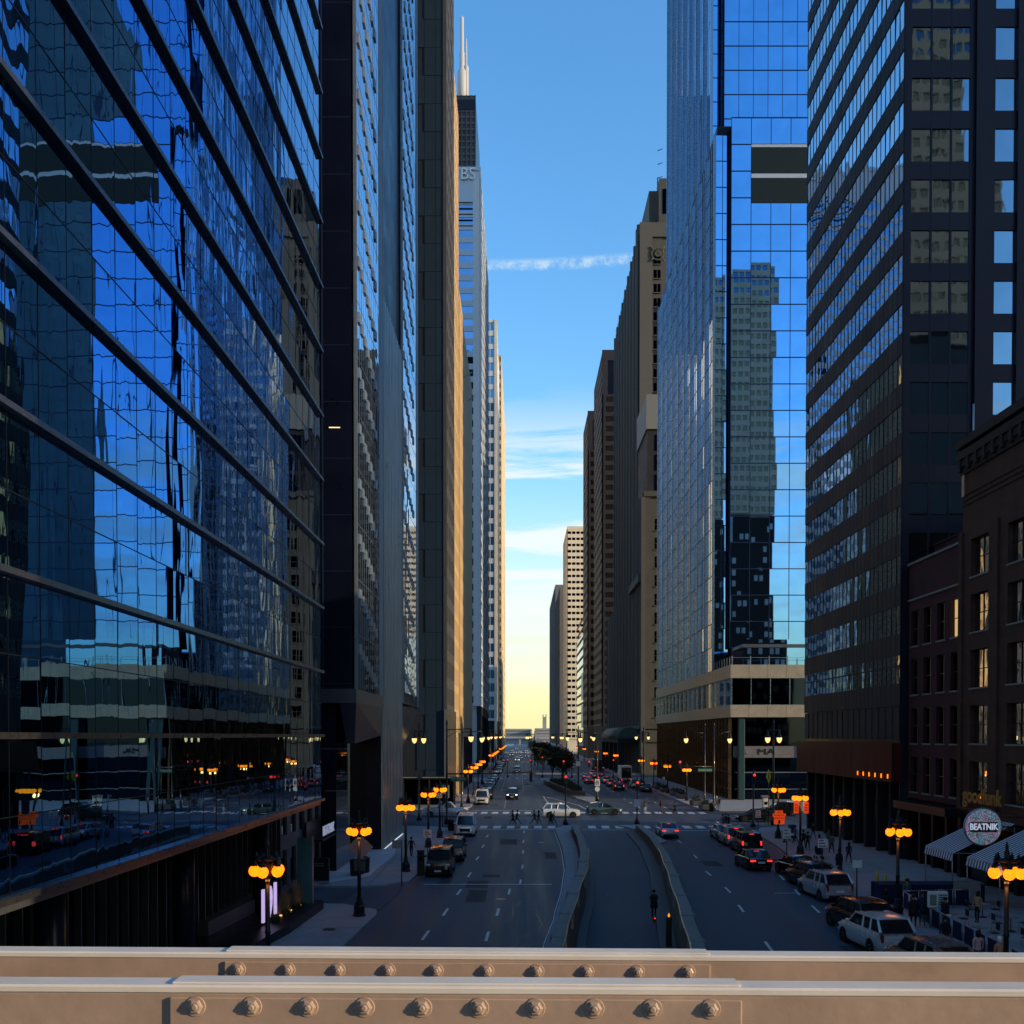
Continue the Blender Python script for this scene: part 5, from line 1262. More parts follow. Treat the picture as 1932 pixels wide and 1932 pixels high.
mb=MB(); mb.lathe((0,0,0),[(1.12,0),(1.12,.02)],40); o=mb.build('ornate_face',om,r); o.rotation_euler=(R(90),0,0); o.location=(0,-.09,0)
mb=MB(); mb.bev((0,-.125,0),1.78,.03,.62,.1); mb.build('name_plate',MAT['ink'],r)
text('BEATNIK','lettering',.56,lamp_mat('letter_pale',(.6,.66,.8),.30),r,.02,(0,-.155,0),FACE_NY,.78,bold=.012)
mb=MB(); mb.tube((1.1,0,0),(32-p.x,0,0),.05,n=6); mb.tube((1.0,0,.6),(32-p.x,0,.6),.04,n=6); mb.build('bracket',MAT['black_metal'],r)
def stripes():
    m,nt,b=nodes('awning_stripes'); N=nt.nodes.new; L=nt.links.new; b.inputs['Roughness'].default_value=.8
    tc=N('ShaderNodeTexCoord'); s=N('ShaderNodeSeparateXYZ'); L(tc.outputs['Object'],s.inputs[0])
    m1=N('ShaderNodeMath'); m1.operation='MULTIPLY'; m1.inputs[1].default_value=2*math.pi/.36; L(s.outputs['Y'],m1.inputs[0]); m2=N('ShaderNodeMath'); m2.operation='SINE'; L(m1.outputs[0],m2.inputs[0])
    r1=N('ShaderNodeValToRGB'); r1.color_ramp.elements[0].position=.42; r1.color_ramp.elements[0].color=(.03,.03,.05,1); r1.color_ramp.elements[1].position=.5; r1.color_ramp.elements[1].color=(.52,.55,.62,1)
    ad=N('ShaderNodeMath'); ad.operation='MULTIPLY_ADD'; ad.inputs[1].default_value=.5; ad.inputs[2].default_value=.5; L(m2.outputs[0],ad.inputs[0]); L(ad.outputs[0],r1.inputs['Fac']); L(r1.outputs[0],b.inputs['Base Color']); return m
sm_=stripes()
for i,(yc,lb) in enumerate(((64.6,'farther striped fabric awning under the round sign'),(58.4,'nearer striped fabric awning with scalloped edge, right shopfront'))):
    r=empty('striped_awning',(27.2,yc,2.45+.15),0,lb,'awning','striped awnings')
    mb=MB(); n_=12; rg=[]
    pr=[(3.9,2.1),(0.0,.25),(-.12,-.25)]
    for k in range(n_+1):
        y=-2.1+4.2*k/n_; rg.append([(x,y,z+(.04*math.sin(k*math.pi*2) if 1 else 0)) for x,z in pr]+[(x+.03,y,z-.04) for x,z in pr[::-1]])
    mb.loft(rg); mb.build('fabric',sm_,r)
    mb=MB()
    for y in (-2.05,2.05): mb.tube((3.9,y,.2),(0,y,.2),.03,n=6); mb.tube((3.9,y,.2),(3.9,y,2.05),.03,n=6); mb.tube((0,y,.2),(0,y,-2.4),.035,n=6)
    mb.tube((0,-2.05,.2),(0,2.05,.2),.03,n=6); mb.build('frame',MAT['steel'],r)
# string lights
r=empty('string_lights',(24,47,3.3),0,'strings of tiny warm bulbs over the terrace at lower right','string lights')
mb=MB(); rn=random.Random(4); bulbs=[]
for (x0,y0,x1,y1,z0) in ((0,-2,5,4,.2),(1,-4,6,-2,.3),(2,-6,6.5,-3,0),(-.5,0,4.5,8,.3)):
    pts=[]
    for i in range(9):
        t=i/8; pts.append(Vector((x0+(x1-x0)*t,y0+(y1-y0)*t,z0-.6*math.sin(math.pi*t)*.8)))
    mb.path(pts,.01,4); bulbs+=pts[1:-1]
mb.build('cable',MAT['black_metal'],r)
for q in bulbs[::2]:
    b2_=MB(); b2_.ball(q-Vector((0,0,.05)),.045,6); b2_.build('bulb',MAT['fairy'],r)
# dining pen
r=empty('terrace_fence',(20.6,50,.15),0,'low panelled fence with blue canvas screens round the dining terrace','fence')
mb=MB(); pts=[(2.2,9.4),(5.4,9.6)]
F_=[((1.6,7.6),(5.8,8.2)),((1.6,7.6),(.9,2)),((.9,2),(.5,-4)),((.5,-4),(.2,-9))]
cn_=MB(); fr=MB()
for (a,b) in F_:
    n_=4
    for k in range(n_):
        t0,t1=k/n_+.02,(k+1)/n_-.02; p0=Vector((a[0]+(b[0]-a[0])*t0,a[1]+(b[1]-a[1])*t0,0)); p1=Vector((a[0]+(b[0]-a[0])*t1,a[1]+(b[1]-a[1])*t1,0))
        cn_.quad(p0+Vector((0,0,.15)),p1+Vector((0,0,.15)),p1+Vector((0,0,1.0)),p0+Vector((0,0,1.0))); fr.tube(p0,p0+Vector((0,0,1.1)),.03,n=5); fr.tube(p0+Vector((0,0,1.05)),p1+Vector((0,0,1.05)),.03,n=5); fr.tube(p1,p1+Vector((0,0,1.1)),.03,n=5)
cn_.build('screens',mat('blue_canvas',(.006,.009,.045),.7,var=.2),r); fr.build('frame',MAT['steel'],r)
def tableset(x,y,lb):
    r=empty('bistro_table',(x,y,.15),0,lb,'table','terrace tables'); mb=MB(); mb.lathe((0,0,.72),[(.38,0),(.38,.04)],16); mb.build('tabletop',MAT['stone_trim'],r); mb=MB(); mb.lathe((0,0,0),[(.25,0),(.22,.03),(.03,.06),(.03,.72)],8); mb.build('leg',MAT['black_metal'],r)
def chair(x,y,rz,lb):
    r=empty('bistro_chair',(x,y,.15),rz,lb,'chair','terrace chairs'); mb=MB(); mb.bev((0,0,.45),.42,.42,.05,.02); mb.build('seat',MAT['dark_metal'],r); mb=MB(); mb.bev((0,.2,.75),.4,.03,.35,.01); mb.build('backrest',MAT['dark_metal'],r)
    for a,b in ((-1,-1),(1,-1),(1,1),(-1,1)):
        mb=MB(); mb.tube((a*.19,b*.19,0),(a*.18,b*.18,.6 if b>0 else .45),.015,n=5); mb.build('leg',MAT['steel'],r)
sp_=[(23.2,56),(25.6,55),(22.6,52.2),(25.2,51),(22.4,48.4),(24.8,47.2)]
dn=['farthest left','farthest right','middle left','middle right','nearest left','nearest right']
for (x,y),d_ in zip(sp_,dn):
    tableset(x,y,'%s round bistro table on the fenced terrace'%d_)
    chair(x-.7,y,R(90),'chair on the street side of the %s terrace table'%d_); chair(x+.7,y,R(-90),'chair on the building side of the %s terrace table'%d_)
# pay station sign box and bin in front of terrace
p=at(1769,1697,52); r=empty('menu_board',(p.x,52,.15),0,'pale glazed menu board on a blue-grey post before the dining terrace','sign')
mb=MB(); mb.bev((0,0,p.z-.15),1.05,.2,.85,.04); mb.build('case',MAT['sign_white'],r); mb=MB(); mb.box(-.45,-.1,-.11,-.105,p.z-.45,p.z+.1); mb.build('poster',MAT['stone_trim'],r)
mb=MB()
for i in range(5): mb.box(.0,.45,-.11,-.104,p.z-.42+i*.12,p.z-.36+i*.12)
mb.build('printed_lines',MAT['sign_green_dark'],r); mb=MB(); mb.tube((0,0,0),(0,0,p.z-.5),.07,n=8); mb.build('post',MAT['blue_white_panel'],r)
p=gr(1792,1800,.15); r=empty('street_bin',(18.7,43.8,.15),0,'black street bin with a round green white and red emblem, lower right','bin')
mb=MB(); mb.bev((0,0,.6),.62,.55,1.2,.05); mb.build('body',MAT['black_metal'],r)
for i,m in enumerate(('sign_green','sign_white','sign_orange')):
    mb=MB(); a0=-math.pi/2; rg=[(.13*math.cos(t*2*math.pi/24),.13*math.sin(t*2*math.pi/24)) for t in range(24)]
    x0,x1=(-.13+.087*i,-.13+.087*(i+1)); pts=[(max(x0,min(x1,a)),b if x0<=a<=x1 else math.copysign(math.sqrt(max(0,.0169-max(x0,min(x1,a))**2)),b)) for a,b in rg]
    mb.add([(a,-.282,.95+b) for a,b in pts],[tuple(range(24))]); mb.build('emblem',MAT[m],r)
mb=MB(); mb.box(-.07,.07,-.283,-.28,.55,.7); mb.build('emblem_mark',MAT['sign_back'],r)
r=empty('blue_market_canopy',(24.6,59.8,.15),0,'low blue canvas service tent behind the terrace fence','tent')
mb=MB(); mb.loft([[(-3.2,-.8,0),(3,-.8,0),(3,.8,0),(-3.2,.8,0)],[(-3.2,-.8,1.2),(3,-.8,1.2),(3,.8,1.2),(-3.2,.8,1.2)]]); mb.build('canvas',MAT['blue_canvas'],r)
mb=MB(); mb.cbox((1.8,-1.1,.8),1.6,.05,1.3); mb.build('grey_board',MAT['sign_back'],r)
# red utility beacon in the ramp
p=at(1262,1730,57); r=empty('ramp_beacon',(p.x,57,interp(RZ,57)),0,'small orange flame-shaped beacon on a dark stand inside the ramp','light')
mb=MB(); mb.bev((0,0,(p.z-interp(RZ,57))/2),.3,.3,p.z-interp(RZ,57),.04); mb.build('stand',MAT['dark_metal'],r)
mb=MB(); mb.lathe((0,0,p.z-interp(RZ,57)),[(.04,0),(.07,.07),(.05,.14),(.01,.22)],8); mb.build('flame_lens',MAT['signal_amber'],r)

# ================================================================ GIRDERS IN FRONT
def girder(Y,ytop,yface,ybot,bolts,by,br,label,splice,tilt):
    z1=hz(ytop,Y); zf=hz(yface,Y)
    r=empty('steel_girder',(0,Y,z1),0,label,'girder','painted steel girders'); r.rotation_euler=(0,R(tilt),0)
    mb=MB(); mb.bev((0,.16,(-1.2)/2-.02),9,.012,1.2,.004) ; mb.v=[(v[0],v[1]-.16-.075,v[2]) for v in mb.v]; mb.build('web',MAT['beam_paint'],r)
    mb=MB(); mb.bev((0,-.043,-.012),9,.084,.022,.005); mb.build('top_flange',MAT['beam_top_lit'],r)
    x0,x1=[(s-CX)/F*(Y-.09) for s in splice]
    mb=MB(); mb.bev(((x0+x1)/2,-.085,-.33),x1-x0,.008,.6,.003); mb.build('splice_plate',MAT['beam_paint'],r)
    mb=MB(); mb.bev(((x0+x1)/2,-.040,.002),x1-x0+.0,.07,.006,.002); mb.build('top_splice_plate',MAT['beam_top_lit'],r)
    for b in bolts:
        Yf=Y-.094; x=(b-CX)/F*Yf; z=hz(by,Yf)-z1
        mb=MB(); rr=br/F*Y
        rg=[(rr,0),(rr,.006),(rr*.78,.0065),(rr*.74,.026),(rr*.55,.034)]
        mb.lathe((0,0,0),[(rr,0),(rr*.94,.0025)],20); mb.lathe((0,0,.0025),[(rr*.76,0),(rr*.72,.005),(rr*.52,.008)],6,smooth=False); mb.lathe((0,0,.009),[(rr*.36,0),(rr*.33,.003),(rr*.2,.005)],12)
        o=mb.build('bolt',MAT['beam_paint'],r); o.location=(x,-.089,z); o.rotation_euler=(R(90),0,random.uniform(0,1)) if False else (R(90),0,0)
    return r
girder(3.4,1790,1800,1846,[447,541,636,731,822,918,1013,1108,1204,1300],1833,14,'farther cream girder with a row of small bolts, along the bottom edge',(421,1342),.36)
girder(2.55,1846,1862,1935,[365,472,579,686,795,903,1010,1122,1232,1343],1903,19,'nearer cream girder with a row of large bolts, at the very bottom',(317,1402),.30)
# ================================================================ VEHICLES
CARC={}
def paint(name,c,rough=.25,metal=.3):
    return mat('car_'+name,c,rough,metal,var=.04,coat=.5)
for n_,c_ in dict(black=(.01,.01,.012),navy=(.012,.016,.03),silver=(.36,.39,.43),white=(.62,.64,.66),teal=(.05,.09,.10),grey=(.12,.14,.15),red=(.25,.02,.02),beige=(.35,.3,.22)).items(): paint(n_,c_)
TYPES=dict( # length,width,height, hood z, deck z, side profile of greenhouse (x from front), roof inset
 sedan=dict(L=4.7,W=1.82,hood=.92,deck=1.02,gh=[(1.35,.95),(2.05,1.42),(3.25,1.45),(4.15,1.05)],r=.33),
 suv=dict(L=4.75,W=1.92,hood=1.08,deck=1.12,gh=[(1.25,1.10),(1.85,1.66),(4.15,1.70),(4.66,1.15)],r=.36,rails=1),
 boxy=dict(L=4.8,W=1.95,hood=1.2,deck=1.2,gh=[(1.45,1.2),(1.75,1.82),(4.6,1.84),(4.75,1.2)],r=.41),
 hatch=dict(L=4.5,W=1.76,hood=.93,deck=1.1,gh=[(.95,.98),(2.05,1.47),(2.9,1.50),(4.35,1.12)],r=.33),
 van=dict(L=5.3,W=2.02,hood=1.15,deck=1.3,gh=[(.75,1.25),(1.25,2.05),(5.2,2.1),(5.27,1.3)],r=.38),
 pickup=dict(L=5.6,W=1.98,hood=1.15,deck=1.12,gh=[(1.6,1.15),(2.15,1.8),(3.5,1.82),(3.75,1.15)],r=.38),
)
def car_meshes(ty,col,on,back_on):
    T=TYPES[ty]; Lc=T['L']; W=T['W']; out={}
    h=Lc/2
    def S_(x,wb,wm,zb,zm,zt,wt):
        return [(x,-wb,zb),(x,-wm,zb+.12),(x,-wm,zm),(x,-wt,zt),(x,wt,zt),(x,wm,zm),(x,wm,zb+.12),(x,wb,zb)]
    zb=.22; hd=T['hood']; dk=T['deck']; w=W/2; g0=T['gh'][0][0]; g3=T['gh'][3][0]
    st=[]
    def X(v): return v-h
    st.append(S_(X(0),w*.72,w*.74,.34,.52,.62,w*.66)); st.append(S_(X(.06),w*.82,w*.86,zb+.05,.60,hd-.18,w*.74)); st.append(S_(X(.35),w*.9,w*.97,zb,.72,hd-.08,w*.80))
    st.append(S_(X(.9),w*.92,w,zb,.80,hd-.02,w*.84)); st.append(S_(X(g0),w*.92,w,zb,.88,hd+.03,w*.90)); st.append(S_(X((g0+g3)/2),w*.92,w,zb,.90,hd+.04,w*.93))
    st.append(S_(X(g3-.1),w*.92,w*.99,zb,.92,dk,w*.9)); st.append(S_(X(Lc-.3),w*.9,w*.96,zb,.9,dk-.03,w*.84)); st.append(S_(X(Lc-.05),w*.84,w*.88,zb+.06,.8,dk-.12,w*.76)); st.append(S_(X(Lc),w*.74,w*.78,.36,.7,dk-.3,w*.7))
    mb=MB(); mb.loft(st,0,True)
    # roof and pillars
    gh=[(X(a),z) for a,z in T['gh']]; r_=w-T['r']*.62; bt=w*.90
    def P(i,s): 
        x,z=gh[i]; return Vector((x,s*(r_ if i in(1,2) else bt*.97),z))
    a,b=gh[1],gh[2]
    rg=[]
    for t in range(5):
        s=-1+2*t/4; bul=.05*(1-s*s)
        rg.append([(a[0]-.03,s*r_,a[1]+bul-.03),(a[0]+.25,s*r_,a[1]+.02+bul),((a[0]+b[0])/2,s*r_,max(a[1],b[1])+.03+bul),(b[0]-.2,s*r_,b[1]+.02+bul),(b[0]+.03,s*r_,b[1]+bul-.03),(b[0],s*r_,b[1]-.06),(a[0],s*r_,a[1]-.06)])
    mb.loft(rg,0,True)
    for s in (-1,1):
        mb.tube(P(0,s),P(1,s),.05,.045,6); mb.tube(P(3,s),P(2,s),.08 if ty!='sedan' else .06,.05,6); mb.tube(P(1,s),P(2,s),.045,.045,6)
        for f in (.38,.72) if ty not in('pickup','hatch','sedan') else (.48,):
            x=a[0]+(b[0]-a[0])*f; mb.tube((x,s*r_,a[1]-.02),(x+.08,s*bt*.99,(hd+dk)/2),.045,.05,5)
    out['body']=(mb,40)
    # glass
    gm=MB(); P_=lambda i,s: (gh[i][0],s*((r_-.01) if i in(1,2) else bt*.955),gh[i][1]-(.02 if i in(1,2) else 0))
    gm.quad(P_(0,-1),P_(0,1),P_(1,1),P_(1,-1)); gm.quad(P_(3,1),P_(3,-1),P_(2,-1),P_(2,1))
    for s in (-1,1): gm.quad(P_(0,s),P_(3,s),P_(2,s),P_(1,s))
    out['windows']=(gm,None)
    # black trim: grille, bumpers, arches
    tm=MB(); tm.bev((X(.02),0,.50 if ty not in('van','boxy','pickup') else .68),.12,W*.52,.22 if ty not in('van','boxy','pickup') else .32,.03); tm.bev((X(.05),0,.30),.2,W*.74,.14,.04); tm.bev((X(Lc-.04),0,.38),.14,W*.76,.2,.04)
    if ty=='boxy': tm.tube((X(Lc+.08),0,.85),(X(Lc-.05),0,.85),.38,.38,14)
    wx=(X(.88),X(Lc-.95))
    for x in wx:
        for s in (-1,1): tm.tube((x,s*w*.90,.36),(x,s*(w+.008),.36),.42,.42,16)
    out['trim']=(tm,40)
    lt=MB(); 
    out['hl']=[]; 
    for s in (-1,1):
        m1=MB(); m1.bev((X(.13),s*w*.70,hd-.30),.26,.34,.15,.04,rz=s*-.25); out['hl'].append(m1)
    out['tl']=[]
    for s in (-1,1):
        m1=MB(); 
        if ty in('suv','boxy','van'): m1.bev((X(Lc-.08),s*w*.80,dk-.22),.16,.15,.38,.03)
        else: m1.bev((X(Lc-.10),s*w*.68,dk-.22),.2,.42,.15,.04)
        out['tl'].append(m1)
    m1=MB(); m1.box(X(T['gh'][2][0])+.04,X(T['gh'][2][0])+.10,-.2,.2,T['gh'][2][1]-.09,T['gh'][2][1]-.04); out['bl']=m1
    pl=MB(); pl.box(X(Lc)+.0,X(Lc)+.03,-.26,.26,.62,.76); pl.box(X(0)-.07,X(0)-.05,-.24,.24,.42,.54); out['plate']=pl
    out['mir']=[]
    for s in (-1,1):
        m1=MB(); m1.bev((X(g0+.35),s*(w+.09),hd+.14),.14,.2,.15,.03); out['mir'].append(m1)
    if T.get('rails'):
        m1=MB()
        for s in (-1,1): m1.tube((a[0]+.3,s*(r_-.06),a[1]+.09),(b[0]-.2,s*(r_-.06),b[1]+.09),.022,n=5)
        out['rails']=m1
    out['wheels']=[(x,s*(w-.10)) for x in wx for s in (-1,1)]
    return out
def tyre_mesh():
    mb=MB(); rg=[]
    for y,r_ in ((-.11,.22),(-.12,.30),(-.09,.345),(.09,.345),(.12,.30),(.11,.22)): rg.append([(r_*math.cos(t*2*math.pi/18),y,r_*math.sin(t*2*math.pi/18)) for t in range(18)])
    mb.loft(rg,0,True); return mb
def rim_mesh():
    mb=MB(); 
    for sg in (-1,1):
        mb.tube((0,sg*.085,0),(0,sg*.10,0),.225,.225,18)
        for k in range(5): a=k*2*math.pi/5; mb.cbox((math.cos(a)*.12,sg*.105,math.sin(a)*.12),.05,.02,.05)
    return mb
PROTO={}
def make_car(ty,col,lights,tails):
    key=(ty,col,lights,tails)
    if key in PROTO: return copy_tree(PROTO[key])
    d=car_meshes(ty,col,lights,tails); r=empty('parked_car')
    d['body'][0].build('body',MAT['car_'+col],r,sharp=42); d['windows'][0].build('windows',MAT['car_glass'],r); d['trim'][0].build('trim',MAT['car_trim'],r,sharp=40)
    for m in d['hl']: m.build('headlight',MAT['head_white' if lights else 'head_off'],r)
    for m in d['tl']: m.build('taillight',MAT['tail_red' if tails else 'tail_off'],r)
    if tails: d['bl'].build('brake_light',MAT['tail_red'],r)
    d['plate'].build('number_plate',MAT['plate'],r)
    for m in d['mir']: m.build('wing_mirror',MAT['car_'+col],r,sharp=40)
    if 'rails' in d: d['rails'].build('roof_rails',MAT['steel'],r)
    ty_=None
    for x,y in d['wheels']:
        if ty_ is None: t=tyre_mesh().build('wheel',MAT['rubber'],r,sharp=50); rm=rim_mesh().build('rim',MAT['rim'],t); ty_=(t.data,rm.data)
        else: t=inst(ty_[0],'wheel',r); rm=inst(ty_[1],'rim',t)
        t.location=(x,y,.345)
    PROTO[key]=r; return r
def car(px,py,ty,col,face,label,lights=0,tails=0,group=None,X=None,Y=None,dz=0,name='parked_car',rot=0):
    """face: 'cam' front towards the camera, 'away' rear towards the camera, 'right'/'left'"""
    p=gr(px,py) if X is None else Vector((X,Y,0)); T=TYPES[ty]
    r=make_car(ty,col,lights,tails)
    if r.get('label') is not None: pass
    # local +x is the rear; px,py mark the middle of the nearest edge
    if face=='cam': rz=R(90); off=Vector((0,T['L']/2,0))
    elif face=='away': rz=R(-90); off=Vector((0,T['L']/2,0))
    elif face=='right': rz=R(180); off=Vector((0,T['W']/2,0))
    else: rz=0; off=Vector((0,T['W']/2,0))
    if X is not None: off=Vector((0,0,0))
    r.location=p+off; r.rotation_euler=(0,0,rz+R(rot)); r.name=name; tag(r,label,{'van':'van','pickup':'pickup truck'}.get(ty,'car'),group)
    return r
LP='cars parked along the left kerb'; RPK='cars parked along the right kerb'; TL='cars driving or queuing away with red tail lights'; ON='oncoming cars'
car(826,1656,'boxy','black','cam','black boxy off-roader parked at the left kerb, nearest car on the left',group=LP)
car(0,0,'suv','navy','cam','dark car parked directly behind the black boxy off-roader',X=-5.5,Y=82.5,group=LP)
car(877,1579,'van','white','cam','white passenger van at the left kerb just before the crossing',group=LP,name='passenger_van')
car(0,0,'pickup','silver','right','silver pickup truck crossing from the left behind the white van',X=-9.4,Y=125.5,name='crossing_pickup')
car(908,1519,'van','white','cam','smaller white cargo van parked just beyond the crossing on the left',group=LP,name='cargo_van')
car(0,0,'suv','navy','cam','dark blue car right behind the white cargo van',X=-5.4,Y=161.5,group=LP)
for i,(Y,col,ty) in enumerate(((186,'teal','sedan'),(197,'silver','sedan'),(208,'grey','sedan'),(222,'silver','sedan'),(234,'navy','suv'),(272,'grey','sedan'),(290,'silver','sedan'),(318,'black','sedan'),(345,'teal','suv'),(405,'teal','sedan'))):
    car(0,0,ty,col,'cam','%s parked car up the left kerb beyond the dark blue one, %s'%(ords[i],col),X=-5.9,Y=Y,group=LP)
car(966,1509,'suv','black','cam','black crossover with headlights on, alone in the left carriageway beyond the crossing',1,group=ON,name='oncoming_car')
car(975,1459,'boxy','grey','cam','dark grey off-road truck in the left carriageway beside the motorcycle',0,group=ON,name='oncoming_car')
for i,(px,py,col) in enumerate(((976,1437,'silver'),(982,1432,'white'),(994,1429,'navy'),(965,1427,'grey'),(972,1422.5,'white'),(981,1421,'silver'),(989,1422.5,'grey'),(994,1418,'silver'),(966,1418.5,'navy'),(975,1415,'white'),(984,1413.5,'grey'))):
    car(px,py,'sedan' if i%3 else 'suv',col,'cam','%s distant oncoming car with bright headlights, counted from near to far'%(['first','second','third','fourth','fifth','sixth','seventh','eighth','ninth','tenth','eleventh'][i]),1,group=ON,name='oncoming_car')
car(0,0,'suv','white','right','white crossover crossing the junction, behind the walking pair by the signal',X=5.1,Y=124.6,name='crossing_car')
car(0,0,'hatch','teal','right','grey-green hatchback crossing the middle of the junction',X=10.9,Y=129.3,name='crossing_car')
car(1265,1583,'sedan','silver','away','silver sedan alone in the right carriageway by the parapet',0,1,group=TL,name='driving_car')
car(1373,1587,'sedan','silver','away','front silver car of the queue at the right stop line',0,1,group=TL,name='queuing_car')
car(1391,1598,'suv','silver','away','second car of the right queue, grey, between the front car and the dark tall one',0,1,group=TL,name='queuing_car')
car(1419,1613,'boxy','black','away','tall dark off-roader with lit upright tail lights, third in the right queue',0,1,group=TL,name='queuing_car')
car(1434,1645,'sedan','black','away','black sedan with glowing tail lights, last in the right queue',0,1,group=TL,name='queuing_car',rot=3)
car(1519,1660,'sedan','black','away','black sedan parked farthest of the five at the near right kerb',group=RPK,rot=5)
car(1548,1682,'suv','black','away','black car parked directly in front of the silver crossover, right kerb',0,0,group=RPK,rot=5)
car(1578,1704,'suv','silver','away','silver crossover parked at the right kerb',group=RPK,rot=6)
car(1650,1772,'suv','black','away','black car with roof bars parked behind the silver crossover, right kerb',group=RPK,rot=6)
car(0,0,'suv','white','away','white crossover parked at the right kerb above the girder',X=17.1,Y=47.8,group=RPK,rot=6)
car(0,0,'suv','grey','away','grey car at the right kerb half hidden by the girder, nearest of all',X=17.2,Y=41.8,group=RPK,rot=6)
car(0,0,'sedan','black','left','black sedan broadside at the right-hand side street',0,1,X=28.0,Y=118.4,name='turning_car')
car(0,0,'suv','black','left','tall black vehicle broadside behind the black sedan in the right side street',X=33.2,Y=127.,name='turning_car')
for i,(px,py,col,ty) in enumerate(((1112,1479,'red','sedan'),(1169,1492,'black','suv'),(1156,1485,'grey','sedan'),(1146,1479,'silver','sedan'),(1136,1474.5,'grey','suv'),(1127,1470,'red','sedan'),(1107,1471,'grey','sedan'),(1120,1465,'silver','sedan'))):
    car(px,py,ty,col,'away','%s of the %s beyond the crossing on the right, red lights on'%(ords[i],'queue of cars' if i else 'red-lit cars, leftmost'),0,1,group=TL,name='queuing_car')
car(1221,1495,'sedan','navy','away','dark car parked by the podium planters, nearest beyond the crossing on the right',group=RPK)
car(1200,1488,'suv','beige','away','dull beige car parked just before the box truck on the right',group=RPK)
# trucks and bus
def boxtruck(x,y,lb,col='white_box',L_=6.5,w_=2.4,h_=3.4,name='box_truck',cat='truck',bus=False):
    r=empty(name,(x,y,0),0,lb,cat)
    mb=MB(); mb.bev((0,L_/2,h_/2+.45),w_,L_,h_-.5,.08); mb.build('cargo_box',MAT[col],r)
    mb=MB(); mb.box(-w_/2+.15,w_/2-.15,-.02,-.0,.95,h_-.15); mb.build('rear_door' if not bus else 'rear_window',MAT['car_glass'],r)
    mb=MB(); mb.bev((0,L_+.9,1.45),w_-.2,1.8,2.1,.12); mb.build('cab',MAT[col],r)
    for s in (-1,1):
        mb=MB(); mb.bev((s*w_*.42,-.04,1.0 if bus else .6),.2,.1,.25,.02); mb.build('taillight',MAT['tail_red'],r)
        for yy_ in (1.2,L_+.8): mb=MB(); mb.tube((s*(w_/2-.3),yy_,.48),(s*(w_/2),yy_,.48),.48,.48,16); mb.build('wheel',MAT['rubber'],r)
    mb=MB(); mb.bev((0,.1,.5),w_*.95,.2,.15,.03); mb.build('bumper',MAT['car_trim'],r)
boxtruck(23.2,217,'white-sided box truck with a dark rear stopped by the right kerb')
boxtruck(22.8,286,'dark bus stopped near the green copper canopies on the right','dark_metal',10,2.5,3.1,'city_bus','bus',True)
# motorcycle
p=gr(1001,1457); r=empty('motorcycle',p,0,'motorcycle with a bright headlight in the left carriageway','motorcycle')
mb=MB()
for y in (0,1.35):
    rg=[(0,y+.3*math.cos(t*2*math.pi/14),.32+.3*math.sin(t*2*math.pi/14)) for t in range(15)]; m2=MB(); m2.path(rg,.06,5); m2.build('wheel',MAT['rubber'],r)
mb.tube((0,.2,.6),(0,1.2,.65),.16,.12,8); mb.tube((0,.1,.35),(0,.3,1.0),.04,n=6); mb.tube((-.35,.3,1.05),(.35,.3,1.05),.025,n=5); mb.bev((0,.95,.82),.28,.6,.12,.04); mb.build('body',MAT['car_black'],r)
mb=MB(); mb.ball((0,.05,.9),.11,10); mb.build('headlight',MAT['head_white'],r)

